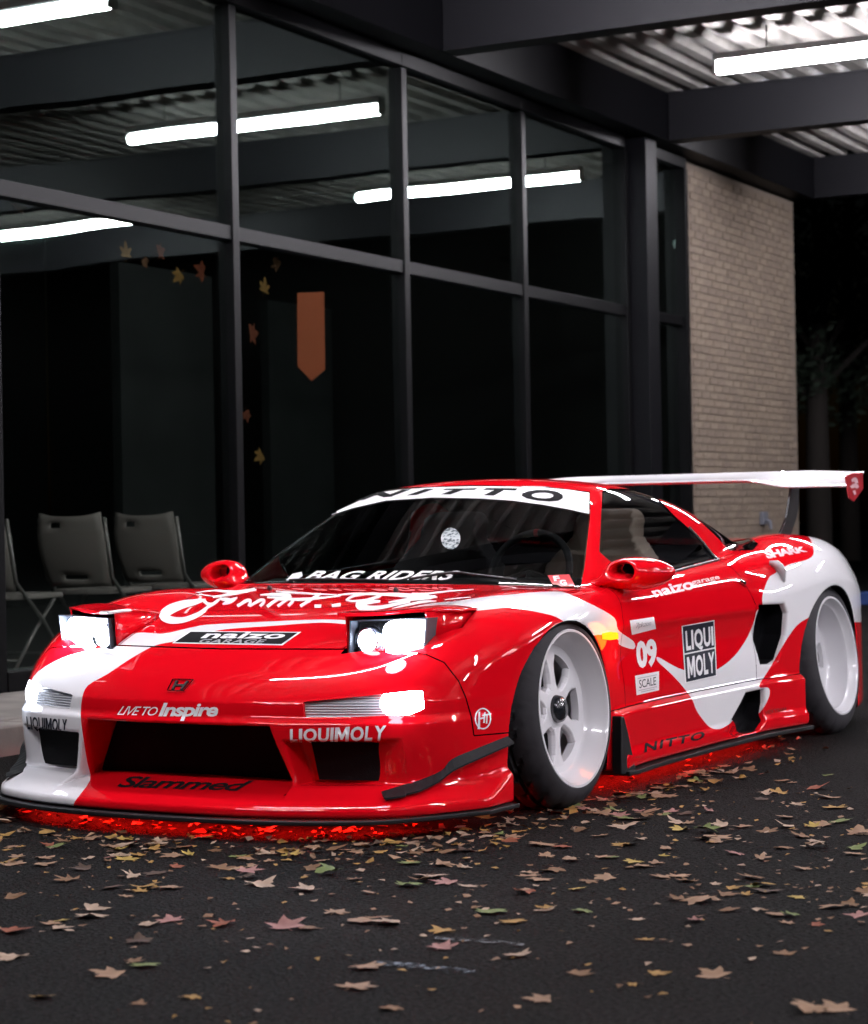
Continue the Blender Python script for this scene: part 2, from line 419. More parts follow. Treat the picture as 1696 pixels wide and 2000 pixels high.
def glass_mat(name, tint, ior=1.5, rough=0.0, warp=None, refl=(1, 1, 1)):
    m = bpy.data.materials.new(name); m.use_nodes = True; nt = m.node_tree; nt.nodes.clear()
    o = nt.nodes.new('ShaderNodeOutputMaterial'); mx = nt.nodes.new('ShaderNodeMixShader')
    tr = nt.nodes.new('ShaderNodeBsdfTransparent'); tr.inputs[0].default_value = (*tint, 1)
    gl = nt.nodes.new('ShaderNodeBsdfGlossy'); gl.inputs[0].default_value = (*refl, 1); gl.inputs['Roughness'].default_value = rough
    # reflectance rises towards grazing view, the same from both faces of the sheet
    fr = nt.nodes.new('ShaderNodeLayerWeight'); fr.inputs['Blend'].default_value = 0.5
    f0 = ((ior - 1) / (ior + 1)) ** 2
    pw = nt.nodes.new('ShaderNodeMath'); pw.operation = 'POWER'; pw.inputs[1].default_value = 5.0
    ma = nt.nodes.new('ShaderNodeMath'); ma.operation = 'MULTIPLY_ADD'; ma.inputs[1].default_value = 1 - f0; ma.inputs[2].default_value = f0
    nt.links.new(fr.outputs['Facing'], pw.inputs[0]); nt.links.new(pw.outputs[0], ma.inputs[0]); nt.links.new(ma.outputs[0], mx.inputs[0]); nt.links.new(tr.outputs[0], mx.inputs[1]); nt.links.new(gl.outputs[0], mx.inputs[2])
    nt.links.new(mx.outputs[0], o.inputs[0])
    if warp:
        tc = nt.nodes.new('ShaderNodeTexCoord'); t = nt.nodes.new('ShaderNodeTexNoise'); t.inputs['Scale'].default_value = warp[0]; t.inputs['Detail'].default_value = 1
        b = nt.nodes.new('ShaderNodeBump'); b.inputs['Strength'].default_value = warp[1]; b.inputs['Distance'].default_value = warp[2]
        nt.links.new(tc.outputs['Object'], t.inputs['Vector']); nt.links.new(t.outputs['Fac'], b.inputs['Height'])
        nt.links.new(b.outputs['Normal'], gl.inputs['Normal']); nt.links.new(b.outputs['Normal'], fr.inputs['Normal'])
    return m
M_WSCREEN = glass_mat('tinted_windscreen', (0.26, 0.28, 0.28), 1.45)
M_SGLASS = glass_mat('side_glass', (0.60, 0.62, 0.62), 1.6)
M_LENS = glass_mat('clear_lens', (0.95, 0.95, 0.97), 1.45)
def emat(name, col, s):
    m = bpy.data.materials.new(name); m.use_nodes = True; nt = m.node_tree; nt.nodes.clear()
    o = nt.nodes.new('ShaderNodeOutputMaterial'); e = nt.nodes.new('ShaderNodeEmission'); e.inputs[0].default_value = (*col, 1); e.inputs[1].default_value = s
    nt.links.new(e.outputs[0], o.inputs[0]); return m

CAR = empty('sports_car', (0, 0, 0), 0, 'low red and white widebody sports car with pop-up headlights lit', 'car')

P_, N_, T_ = iso_mesh(body, (-3.5, -0.03, 0.03), (1.12, 1.03, 1.15), RES)
S = Surf(P_, N_, T_); _, S = S.split(S.P[:, 1]); S = S.join(S.mirror())

# --- livery: outlines read off the photograph in pixels, cut into the paintwork
W1 = [(679,1212),(625,1210),(522,1214),(419,1219),(385,1223),(334,1235),(317,1238),(293,1236),(265,1236),(242,1245),(218,1260),(134,1280),(74,1312),(56,1345),(45,1366),(25,1374),(-160,1400),(-160,1640),(100,1640),(146,1566),(176,1524),(171,1490),(163,1440),(158,1400),(161,1362),(173,1338),(211,1316),(248,1291),(293,1265),(317,1257),(344,1252),(399,1238),(440,1229),(522,1223),(625,1216),(679,1219)]
W2 = [(773,1194),(830,1180),(895,1173),(960,1164),(998,1161),(1036,1157),(1080,1155),(1104,1157),(1129,1168),(1165,1185),(1201,1207),(1208,1231),(1238,1253),(1238,1268),(1210,1259),(1207,1249),(1174,1240),(1155,1240),(1120,1226),(1087,1205),(1057,1197),(1025,1191),(993,1187),(940,1192),(900,1195),(840,1197),(773,1199)]
W3 = [(1285,1283),(1310,1297),(1334,1308),(1370,1313),(1402,1307),(1435,1281),(1460,1245),(1474,1211),(1478,1193),(1489,1186),(1489,1167),(1495,1145),(1503,1127),(1512,1121),(1540,1103),(1574,1094),(1588,1085),(1589,1071),(1583,1053),(1574,1045),(1562,1040),(1562,1010),(1720,1010),(1720,1190),(1660,1215),(1588,1203),(1580,1206),(1556,1222),(1531,1258),(1502,1308),(1482,1341),(1501,1343),(1503,1359),(1489,1386),(1471,1400),(1440,1400),(1426,1413),(1406,1424),(1388,1421),(1375,1408),(1361,1388),(1352,1366),(1334,1341),(1307,1312),(1285,1292)]
def px_of(P, mirror=False):
    if mirror: P = P * np.array([1, -1, 1])
    return topx(P)
def paint_px(S, poly, mat, mask, mirror=False, smooth=True):
    poly = smooth_poly(poly, 3) if smooth else poly
    q = px_of(S.P, mirror); g = poly_sd(poly, q[:, 0], q[:, 1]); g = np.where(mask(S.P, S.N), g, np.abs(g) + 0.5)
    return S.paint(g, mat)
S = paint_px(S, W1, 1, lambda P, N: (P[:, 0] > 0.05) & (P[:, 1] < 0.55))
S = paint_px(S, W2, 1, lambda P, N: (P[:, 1] > 0.3) & (P[:, 0] > -1.2) & (P[:, 0] < 0.7))
S = paint_px(S, W3, 1, lambda P, N: (P[:, 1] > 0.3) & (P[:, 0] < -0.55))
S = paint_px(S, W3, 1, lambda P, N: (P[:, 1] < -0.3) & (P[:, 0] < -0.55), mirror=True)
# wheel wells and the backs of the ducts are black
def well(P):
    ay = np.abs(P[:, 1]); a = np.minimum(arch(P[:, 0], P[:, 2], FAX, FAZ, FAR), arch(P[:, 0], P[:, 2], RAX, RAZ, RAR))
    return np.where(ay > 0.55, np.maximum(a, ay - side_y(P[:, 0], P[:, 2]) + 0.012) - 0.010, 0.1)
S = S.paint(well(S.P), 2)
q_ = poly_sd(QIN, S.P[:, 0], S.P[:, 2]); S = S.paint(np.maximum(q_ - 0.02, np.abs(S.P[:, 1]) - (side_y(S.P[:, 0], S.P[:, 2]) - 0.022)), 2)
q_ = poly_sd([(-1.585, 0.30), (-1.585, 0.16), (-1.64, 0.05), (-1.84, 0.05), (-1.84, 0.30)], S.P[:, 0], S.P[:, 2])
S = S.paint(np.where(np.abs(S.P[:, 1]) > 0.5, np.maximum(q_, np.abs(S.P[:, 1]) - (side_y(S.P[:, 0], S.P[:, 2]) - 0.022)), 0.1), 2)
BVH = BVHTree.FromPolygons(S.P.tolist(), S.T.tolist(), all_triangles=True)
MATS3 = [M_RED, M_WHITE, M_SEAM]
def gap(S, g, w):
    n0 = len(S.P); q, f = S.cut(g + w); g2 = np.concatenate([g, np.full(len(q.P) - n0, -w)])
    q.M = q.M + 1000 * f; q2, f2 = q.cut(g2 - w); ins = q2.M >= 1000; q2.M = q2.M % 1000
    return q2.sub(ins), q2.sub(~f2 & ~ins)
def near_px(S): return topx(S.P * np.array([1, 0, 1]) + np.abs(S.P[:, 1:2]) * np.array([0, 1, 0]))
# windscreen, side windows, rear window
WSP = [(461,1139),(482,1122),(532,1079),(589,1039),(626,1012),(683,981),(728,960),(777,954),(919,948.5),(1060,951),(1152,961),(1152,1005),(1141,1107),(1133,1148),(990,1143),(919,1141),(683,1138)]
q = topx(S.P); g = poly_sd(WSP, q[:, 0], q[:, 1]); g = np.where((S.P[:, 0] > -1.3) & (S.P[:, 0] < 0.3) & (S.N[:, 0] > 0.12) & (S.P[:, 2] > 0.66), g, np.abs(g) + 0.5)
GL_F, S = gap(S, g, 1.2)
SGP = [(1178,960),(1191,955),(1268,957),(1284,973),(1317,1008),(1364,1050),(1392,1088),(1404,1093),(1292,1124),(1240,1126),(1190,1093),(1172,1077)]
q = near_px(S); g = poly_sd(SGP, q[:, 0], q[:, 1]); g = np.where((np.abs(S.P[:, 1]) > 0.35) & (np.abs(S.N[:, 1]) > 0.3) & (S.P[:, 2] > 0.70) & (S.P[:, 0] < -0.5), g, np.abs(g) + 0.5)
GL_S, S = gap(S, g, 1.2)
RGP = [(-1.62, -0.50), (-1.62, 0.50), (-2.1, 0.585), (-2.44, 0.60), (-2.50, 0.3), (-2.51, 0), (-2.50, -0.3), (-2.44, -0.60), (-2.1, -0.585)]
g = poly_sd(RGP, S.P[:, 0], S.P[:, 1]); g = np.where(S.N[:, 2] > 0.2, g, np.abs(g) + 0.01)
RGX = [(1345, 988), (1400, 1010), (1480, 1062), (1466, 1078), (1437, 1086), (1400, 1047), (1361, 1010)]
q = near_px(S); g2_ = poly_sd(RGX, q[:, 0], q[:, 1]) / 420.0; g2_ = np.where((np.abs(S.P[:, 1]) > 0.3) & (S.P[:, 0] < -1.45) & (S.P[:, 2] > 0.80), g2_, np.abs(g2_) + 0.01)
g = np.minimum(g, g2_)
GL_R, S = gap(S, g, 0.003)
# fog lamp lenses come out of the bumper skin
FGP = [(592,1371),(700,1361),(800,1350),(826,1349),(829,1384),(800,1396),(700,1400),(594,1401)]
q = near_px(S); g = poly_sd(FGP, q[:, 0], q[:, 1]); g = np.where((S.P[:, 0] > 0.3) & (S.N[:, 0] > -0.2), g, np.abs(g) + 0.5)
FOGS, S = S.split(g)
# pop-up lids leave a hole
LID = [(0.640, 0.452), (0.585, 0.60), (0.505, 0.74), (0.44, 0.785), (0.30, 0.765), (0.30, 0.50), (0.42, 0.46)]
g = poly_sd(LID, S.P[:, 0], np.abs(S.P[:, 1])); g = np.where(S.N[:, 2] > 0.1, g, np.abs(g) + 0.01)
LIDS, S = S.split(g)
# panels
g = cabin(S.P[:, 0], S.P[:, 1], S.P[:, 2]) - body_low(S.P[:, 0], S.P[:, 1], S.P[:, 2])
ROOF, S = S.split(np.where(S.P[:, 2] > 0.6, g, np.abs(g) + 0.01))
BMP = [(832,1278),(868,1294),(896,1330),(910,1362),(921,1401),(926,1437),(995,1431),(1030,1720),(60,1720),(60,1264),(300,1267),(680,1268)]
q = near_px(S); g = poly_sd(BMP, q[:, 0], q[:, 1]); g = np.where((S.P[:, 0] > 0.22), g, np.abs(g) + 0.5)
BUMPER, S = gap(S, g, 1.3)
HOOD = [(0.95, -0.47), (0.95, 0.47), (0.63, 0.445), (0.42, 0.452), (0.28, 0.495), (-0.1, 0.60), (-0.42, 0.68), (-0.48, 0.68), (-0.44, 0.4), (-0.42, 0), (-0.44, -0.4), (-0.48, -0.68), (-0.42, -0.68), (-0.1, -0.60), (0.28, -0.495), (0.42, -0.452), (0.63, -0.445)]
g = poly_sd(HOOD, S.P[:, 0], S.P[:, 1]); g = np.where((S.N[:, 2] > 0.25) & (S.P[:, 2] > 0.4) & (S.P[:, 0] > -0.6), g, np.abs(g) + 0.01)
HOODS, S = gap(S, g, 0.0022)
SKT = [(-0.352, 0.0), (-0.352, 0.284), (-2.135, 0.284), (-2.135, 0.0)]
g = poly_sd(SKT, S.P[:, 0], S.P[:, 2]); SKIRT, S = gap(S, np.where(np.abs(S.P[:, 1]) > 0.7, g, np.abs(g) + 0.01), 0.0016)
DR = [(-0.515, 0.2), (-0.515, 0.60), (-0.56, 0.70), (-0.62, 0.9), (-1.76, 0.9), (-1.70, 0.77), (-1.745, 0.68), (-1.795, 0.585), (-1.795, 0.43), (-1.78, 0.2)]
g = poly_sd(DR, S.P[:, 0], S.P[:, 2]); DOOR, S = gap(S, np.where(np.abs(S.P[:, 1]) > 0.66, g, np.abs(g) + 0.01), 0.0022)
FEND, S = S.split(-(S.P[:, 0] + 1.15))
DK = [(-1.0, -0.60), (-1.0, 0.60), (-2.55, 0.60), (-3.30, 0.60), (-3.34, 0), (-3.30, -0.60)]
g = poly_sd(DK, S.P[:, 0], S.P[:, 1]); DECK, QUART = gap(S, np.where((S.N[:, 2] > 0.25) & (S.P[:, 2] > 0.6), g, np.abs(g) + 0.01), 0.002)
def halves(S):
    a, b = S.split(-S.P[:, 1]); return a, b                      # driver's side, far side
roof = ROOF.keep_big(0.9).obj('roof', MATS3, CAR)
for k_ in np.nonzero((ROOF.comp[1] > 400) & (ROOF.comp[1] < 0.9 * ROOF.comp[1].max()))[0]: ROOF.sub(ROOF.comp[0] == k_).obj('pillar_trim', MATS3, CAR)
bumper = BUMPER.obj('front_bumper', MATS3, CAR); bumper['label'] = 'red front bumper with one white corner and three dark intakes'
hood = HOODS.obj('hood', MATS3, CAR)
doors = [h.obj('door', MATS3, CAR) for h in halves(DOOR)]
fenders = [h.obj('front_fender', MATS3, CAR) for h in halves(FEND)]
quarters = [h.obj('rear_quarter', MATS3, CAR) for h in halves(QUART)]
skirts = [h.obj('side_skirt', MATS3, CAR) for h in halves(SKIRT)]
deck = DECK.obj('engine_cover', MATS3, CAR)
def inset(S, d):
    S.P = S.P - S.N * d; return S
wscreen = inset(GL_F, 0.003).obj('windscreen', [M_WSCREEN] * 3, CAR)
swin = [h.obj('side_window', [M_SGLASS] * 3, CAR) for h in halves(inset(GL_S, 0.003))]
rwin = inset(GL_R, 0.003).obj('rear_window', [glass_mat('dark_rear_glass', (0.12, 0.12, 0.13), 1.5)] * 3, CAR)
# the dark shell that shows in the shut lines, with the cockpit cut out
def core(x, y, z):
    ay = np.abs(y); d = smax(body_low(x, y, z) + 0.022, -wheel_cut(x, y, z) + 0.02, 0.02)
    d = np.maximum(d, -(poly_sd(CIN, y, z) - 0.02)) if np.ndim(x) == 1 else np.maximum(d, -np.maximum(poly_sd(CIN, y, z) - 0.02, 0.66 - x))
    bx = np.maximum(np.maximum(np.abs(x + 1.30) - 0.52, ay - 0.66), 0.30 - z)
    d = np.maximum(d, -np.maximum(np.maximum(ay - 0.82, 0.12 - z), 0.56 - x))          # nose is hollow
    lids = np.maximum(poly_sd(LID, x, ay) - 0.01, 0.50 - z)
    d = np.maximum(d, -lids)
    d = np.maximum(d, -np.maximum(poly_sd(QIN, x, z) - 0.03, 0.70 - ay)); d = np.maximum(d, -np.maximum(poly_sd(DUCT, x, z) - 0.03, 0.72 - ay))
    return np.maximum(d, -bx)
Pc, Nc, Tc = iso_mesh(core, (-3.45, -0.06, 0.05), (1.05, 1.0, 0.95), 0.022, it=2)
C_ = Surf(Pc, Nc, Tc); _, C_ = C_.split(C_.P[:, 1]); C_ = C_.join(C_.mirror()); chassis = C_.obj('inner_shell', [M_SEAM], CAR)
# ---------------------------------------------------------------- decals laid on the paint
def hit(px, py, off=0.0012, bvh=None, maxd=20):
    d = ray(px, py); r = (bvh or BVH).ray_cast(Vector(CC), Vector(d), maxd)
    if r[0] is None: return None, None
    n = r[1]
    if n.dot(Vector(d)) > 0: n = -n
    return r[0] + n * off, n
def drape(name, bm, to_px, mat, parent, off=0.0012, slices=(24, 10), bvh=None):
    """flat mesh in (u, v) laid on the car: slice it finely, then drop every vertex onto the surface."""
    us = [v.co.x for v in bm.verts]; vs = [v.co.y for v in bm.verts]
    for ax, lo, hi, n in ((0, min(us), max(us), slices[0]), (1, min(vs), max(vs), slices[1])):
        for i in range(1, n):
            c = lo + (hi - lo) * i / n; nn = Vector((1, 0, 0)) if ax == 0 else Vector((0, 1, 0))
            bmesh.ops.bisect_plane(bm, geom=bm.verts[:] + bm.edges[:] + bm.faces[:], plane_co=nn * c, plane_no=nn)
    bmesh.ops.triangulate(bm, faces=bm.faces)
    bad = []; nr = {}
    for v in bm.verts:
        x, y = to_px(v.co.x, v.co.y); p, n = hit(x, y, off, bvh)
        if p is None: bad.append(v)
        else: v.co = p; nr[v] = n
    if bad: bmesh.ops.delete(bm, geom=bad, context='VERTS')
    bm.normal_update()
    for f in bm.faces:
        if f.normal.dot(Vector(CC) - f.calc_center_median()) < 0: f.normal_flip()
    # a face that spans a step in the surface is dropped
    long_ = [f for f in bm.faces if max(e.calc_length() for e in f.edges) > 0.12]
    if long_: bmesh.ops.delete(bm, geom=long_, context='FACES')
    me = bpy.data.meshes.new(name); bm.to_mesh(me); bm.free()
    for p in me.polygons: p.use_smooth = True
    return link(name, me, parent, [mat])
def quad_map(q):
    """(0..1, 0..1) -> pixels; corners bottom-left, bottom-right, top-right, top-left."""
    (x0, y0), (x1, y1), (x2, y2), (x3, y3) = q
    def f(u, v):
        return ((1 - v) * ((1 - u) * x0 + u * x1) + v * ((1 - u) * x3 + u * x2), (1 - v) * ((1 - u) * y0 + u * y1) + v * ((1 - u) * y3 + u * y2))
    return f
def text_bm(txt, bold=0.0, shear=0.0, space=1.0):
    cu = bpy.data.curves.new('t', 'FONT'); cu.body = txt; cu.offset = bold; cu.shear = shear; cu.space_character = space; cu.resolution_u = 3
    o = bpy.data.objects.new('t', cu); COL.objects.link(o)
    me = bpy.data.meshes.new_from_object(o.evaluated_get(bpy.context.evaluated_depsgraph_get()))
    bpy.data.objects.remove(o); bpy.data.curves.remove(cu)
    bm = bm_new(); bm.from_mesh(me); bpy.data.meshes.remove(me)
    xs = [v.co.x for v in bm.verts]; ys = [v.co.y for v in bm.verts]; x0, x1, y0, y1 = min(xs), max(xs), min(ys), max(ys)
    for v in bm.verts: v.co = Vector(((v.co.x - x0) / (x1 - x0), (v.co.y - y0) / (y1 - y0), 0))
    return bm
def poly_bm(polys):
    bm = bm_new()
    for poly in polys:
        f = bm.faces.new([bm.verts.new((p[0], p[1], 0)) for p in poly])
    bmesh.ops.triangulate(bm, faces=bm.faces); return bm
GLYPH_M = [(0, 0), (0, 1), (0.27, 1), (0.5, 0.46), (0.73, 1), (1, 1), (1, 0), (0.76, 0), (0.76, 0.58), (0.57, 0.12), (0.43, 0.12), (0.24, 0.58), (0.24, 0)]
def block_bm(txt, bold, gap=0.09):
    out = bm_new(); x = 0.0
    for ch in txt:
        if ch == ' ': x += 0.35; continue
        if ch == 'M': bm = poly_bm([GLYPH_M]); w = 1.02
        else:
            bm = text_bm(ch, bold); w = {'I': 0.23, 'L': 0.55, 'Q': 0.95, 'O': 0.95, 'U': 0.78, 'Y': 0.80}.get(ch, 0.75)
        for v in bm.verts: v.co.x = x + v.co.x * w
        if ch == 'Q':
            for v in bm.verts: v.co.y = v.co.y * 1.12 - 0.12
        me = bpy.data.meshes.new('g'); bm.to_mesh(me); bm.free(); out.from_mesh(me); bpy.data.meshes.remove(me); x += w + gap
    xm = max(v.co.x for v in out.verts)
    for v in out.verts: v.co.x /= xm
    return out
def lettering(txt, quad, mat, parent, bold=0.02, shear=0.0, space=1.0, off=0.0016, name='lettering', slices=(24, 8), bvh=None, fmap=None):
    return drape(name, block_bm(txt, bold) if 'MO' in txt or txt == 'LIQUI' else text_bm(txt, bold, shear, space), fmap or quad_map(quad), mat, parent, off, slices, bvh)
def px_patch(polys, mat, parent, off=0.0012, name='decal', slices=(24, 16), bvh=None):
    return drape(name, poly_bm(polys), lambda u, v: (u, v), mat, parent, off, slices, bvh)
def stroke(path, n=4):
    """pixel path with half-widths -> polygon."""
    P = smooth_poly([(p[0], p[1], p[2]) for p in path], n, closed=False); L, Rr = [], []
    for i, p in enumerate(P):
        a = P[max(i - 1, 0)]; b = P[min(i + 1, len(P) - 1)]; t = np.array([b[0] - a[0], b[1] - a[1]]); t = t / (np.linalg.norm(t) + 1e-9)
        L.append((p[0] - t[1] * p[2], p[1] + t[0] * p[2])); Rr.append((p[0] + t[1] * p[2], p[1] - t[0] * p[2]))
    return [[L[i], L[i + 1], Rr[i + 1], Rr[i]] for i in range(len(P) - 1)]
def lerp_quad(q, u0, v0, u1, v1):
    f = quad_map(q); return [f(u0, v0), f(u1, v0), f(u1, v1), f(u0, v1)]
# hood
BX = [(336, 1257), (552, 1261), (589, 1235), (371, 1233)]
px_patch([BX], M_VWHITE, hood, 0.0012, 'sponsor_panel')
px_patch([[(342, 1255.3), (550, 1259), (582, 1236.7), (373, 1234.7)]], M_VBLACK, hood, 0.0020, 'sponsor_panel')
lettering('naizo', [(392, 1248), (552, 1249), (564, 1236.5), (402, 1235.5)], M_VWHITE, hood, 0.03, 0.15, 1.05, 0.0028)
lettering('GARAGE', [(388, 1257), (516, 1258.5), (522, 1250.5), (394, 1249.5)], M_VGREY, hood, 0.02, 0.2, 1.05, 0.0028)
HS = lambda pts: [(180 + x * 0.342, 1120 + y * 0.342, w * 0.342) for x, y, w in pts]
script = []
for s_ in ([(668, 182, 4), (640, 215, 12), (590, 245, 14), (520, 268, 16), (450, 268, 22), (410, 244, 26), (440, 212, 28), (510, 182, 24), (590, 165, 16), (650, 152, 6)],
           [(625, 150, 5), (660, 175, 10), (690, 172, 5), (720, 150, 3), (760, 150, 10), (800, 150, 5)], [(640, 210, 4), (700, 172, 8), (740, 140, 4)], [(745, 178, 5), (790, 160, 14), (830, 140, 4)],
           [(830, 190, 8), (880, 158, 10), (905, 158, 8), (895, 190, 8)], [(900, 190, 7), (960, 155, 9), (985, 160, 8), (960, 190, 8)], [(1000, 192, 9), (1060, 150, 9), (1090, 152, 6)], [(1060, 190, 8), (1120, 150, 8), (1150, 156, 8), (1120, 188, 8)],
           [(1190, 190, 9), (1260, 145, 9), (1310, 118, 7)], [(1080, 148, 5), (1200, 150, 9), (1330, 140, 6), (1420, 128, 5)], [(1270, 190, 10), (1310, 188, 9)], [(1370, 186, 8), (1420, 180, 10)],
           [(960, 125, 4), (1040, 122, 9), (1130, 128, 10), (1100, 142, 8), (1000, 138, 5)], [(1050, 104, 3), (1150, 112, 6), (1300, 120, 5), (1400, 122, 2)],
           [(590, 112, 2), (700, 100, 5), (820, 108, 9), (930, 88, 4)], [(690, 140, 3), (800, 120, 8), (940, 95, 5)], [(610, 118, 3), (700, 132, 4), (800, 112, 3)],
           [(1450, 155, 6), (1500, 128, 8), (1590, 118, 8), (1650, 126, 9), (1580, 150, 7), (1500, 160, 6), (1450, 155, 4)]):
    script += stroke(HS(s_))
G2 = lambda pts: [(660 + x * 0.1769, 1140 + y * 0.1769, w * 0.1769) for x, y, w in pts]
for s_ in ([(470, 200, 12), (330, 205, 30), (240, 232, 44), (280, 272, 34), (460, 268, 22), (640, 232, 18), (800, 200, 12)], [(0, 128, 8), (200, 112, 10), (420, 120, 14), (640, 125, 22), (820, 140, 26), (960, 150, 16), (1080, 140, 8)],
           [(560, 210, 6), (760, 182, 16), (960, 165, 18), (1100, 150, 8)], [(600, 280, 4), (760, 240, 12), (940, 205, 14), (1090, 195, 5)], [(1180, 182, 3), (1330, 165, 6), (1470, 152, 4)], [(820, 112, 8), (1000, 112, 10), (1250, 85, 8), (1500, 68, 4)], [(800, 120, 10), (900, 135, 20), (1010, 140, 14)]):
    script += stroke(G2(s_))
px_patch(script, M_VWHITE, hood, 0.0016, 'script_lettering', (40, 12))
# bumper
lettering('LIVE TO', [(229, 1397), (306, 1398.5), (311, 1381), (238, 1379)], M_VWHITE, bumper, 0.0, 0.2, 0.85)
lettering('Inspire', [(308, 1408), (424, 1408), (429, 1373), (316, 1373)], M_VWHITE, bumper, 0.03, 0.15, 0.9)
lettering('LIQUIMOLY', [(567, 1450), (751, 1446), (755, 1417), (567, 1424)], M_VWHITE, bumper, 0.035, 0, 0.95)
lettering('LIQUIMOLY', [(55, 1424), (131, 1430), (132, 1405), (52, 1399)], M_VBLUE, bumper, 0.03, 0, 0.95)
lettering('Slammed', [(228, 1538), (478, 1546), (497, 1525), (240, 1516)], M_VBLACK, bumper, 0.018, 0.3, 0.9, slices=(30, 10))
def ring_px(cx, cy, rx, ry, w, n=28):
    o = []
    for i in range(n):
        a, b = 2 * math.pi * i / n, 2 * math.pi * (i + 1) / n
        o.append([(cx + rx * math.cos(a), cy + ry * math.sin(a)), (cx + rx * math.cos(b), cy + ry * math.sin(b)), (cx + (rx - w) * math.cos(b), cy + (ry - w) * math.sin(b)), (cx + (rx - w) * math.cos(a), cy + (ry - w) * math.sin(a))])
    return o
px_patch(ring_px(943, 1403.5, 16, 21, 2.5) + stroke([(936, 1390, 1.5), (935, 1424, 2.5)]) + stroke([(935, 1404, 1.5), (946, 1402, 1.5)]) + stroke([(947, 1391, 1.5), (945, 1412, 1.5)]) + stroke([(942, 1398, 1.5), (955, 1395, 1.5)]) + stroke([(951, 1396, 1.3), (950, 1413, 1.5)]), M_VWHITE, fenders[0], 0.0014, 'round_logo', (6, 6))
# driver's side
Q1 = [(1234, 1240), (1281, 1228), (1277, 1205), (1230, 1212)]
px_patch([Q1], M_VWHITE, doors[0], 0.0012, 'label'); lettering('7pkzee', lerp_quad(Q1, 0.2, 0.3, 0.85, 0.75), M_VGREY, doors[0], 0.0, 0.3, 0.8, 0.002)
lettering('09', [(1245, 1308), (1284, 1301), (1281, 1246), (1240, 1253)], M_VWHITE, doors[0], 0.05, 0, 1.0)
Q2 = [(1243, 1358), (1287, 1348), (1287, 1311), (1240, 1320)]
px_patch([Q2], M_VWHITE, doors[0], 0.0012, 'label'); lettering('SCALE', lerp_quad(Q2, 0.14, 0.32, 0.86, 0.74), M_VBLUE, doors[0], 0.0, 0, 0.95, 0.002)
px_patch([lerp_quad(Q2, 0.1, 0.82, 0.9, 0.85), lerp_quad(Q2, 0.1, 0.2, 0.9, 0.23), lerp_quad(Q2, 0.2, 0.1, 0.8, 0.13)], M_VGREY, doors[0], 0.002, 'label')
Q3 = [(1338, 1334.5), (1400, 1320), (1395, 1211), (1331, 1222.5)]
px_patch([Q3], M_VWHITE, doors[0], 0.0012, 'sponsor_panel'); px_patch([lerp_quad(Q3, 0.03, 0.515, 0.97, 0.985), lerp_quad(Q3, 0.03, 0.015, 0.97, 0.49)], M_VBLUE, doors[0], 0.0018, 'sponsor_panel')
lettering('LIQUI', lerp_quad(Q3, 0.09, 0.555, 0.94, 0.90), M_VWHITE, doors[0], 0.035, 0, 0.9, 0.0024)
lettering('MOLY', lerp_quad(Q3, 0.09, 0.07, 0.94, 0.44), M_VWHITE, doors[0], 0.035, 0, 0.9, 0.0024)
lettering('naizo', [(1280, 1167), (1357, 1150), (1349, 1130), (1268, 1151)], M_VPINK, doors[0], 0.03, 0, 1.0)
lettering('garage', [(1352, 1146), (1408, 1133), (1403, 1125), (1350, 1136)], M_VPINK, doors[0], 0.01, 0, 1.0)
lettering('NITTO', [(1258, 1470), (1375, 1443), (1377, 1428), (1257, 1452)], M_VBLACK, skirts[0], 0.03, 0.1, 1.2)
lettering('VEXTREM', [(1494, 1396), (1535, 1389), (1535, 1381), (1494, 1388)], pmat('vinyl_dark_red', (0.12, 0.01, 0.01), 0.4), quarters[0], 0.0, 0, 1.0)
lettering('SHARK', [(1500, 1092), (1578, 1078), (1570, 1068), (1490, 1076)], M_VPINK, quarters[0], 0.05, 0, 0.9)
# windscreen
VW = BVHTree.FromPolygons([v.co[:] for v in wscreen.data.vertices], [p.vertices[:] for p in wscreen.data.polygons])
top_ = [(632, 1011), (640, 1007), (690, 984), (732, 964), (779, 957), (848, 952), (919, 950), (1000, 951), (1060, 953), (1110, 957), (1151, 963)]
bot_ = [(1151, 1004), (1110, 995), (1060, 986), (1000, 978), (942, 974), (848, 972), (754, 978), (688, 993)]
px_patch([top_[::-1] + bot_[::-1]], M_VWHITE, wscreen, 0.001, 'sun_strip', (60, 10))
f_bt = spline([680, 754, 848, 942, 1060, 1151], [982, 972, 967, 968, 980, 996]); f_tp = spline([700, 777, 848, 919, 1060, 1151], [968, 958, 955.5, 954.5, 957, 967])
def strip_map(u, v):
    x = 692 + (1100 - 692) * u + 26 * v * (1 - u); return x, float(f_bt(x)) * (1 - v) + float(f_tp(x)) * v
lettering('NITTO', None, M_VBLACK, wscreen, 0.05, 0.25, 1.5, 0.0022, slices=(40, 6), fmap=strip_map)
lettering('BAG RIDERS', [(592, 1134), (880, 1134), (902, 1116), (612, 1116)], M_VWHITE, wscreen, 0.03, 0.2, 1.05, 0.003, bvh=VW)
px_patch([[(556, 1138), (572, 1140), (592, 1126), (590, 1118), (572, 1122)]], M_VWHITE, wscreen, 0.003, 'logo', (4, 4), VW)
px_patch([[(1082, 1147), (1124, 1146.5), (1112, 1123), (1070, 1125)]], M_VRED, wscreen, 0.003, 'red_sticker', (6, 6), VW)
lettering('F', [(1083, 1137), (1096, 1136), (1092, 1126), (1080, 1127)], M_VWHITE, wscreen, 0.04, 0, 1, 0.0042, slices=(4, 4), bvh=VW)
lettering('G', [(1096, 1145), (1109, 1144.5), (1105, 1134), (1092, 1135)], M_VWHITE, wscreen, 0.04, 0, 1, 0.0042, slices=(4, 4), bvh=VW)
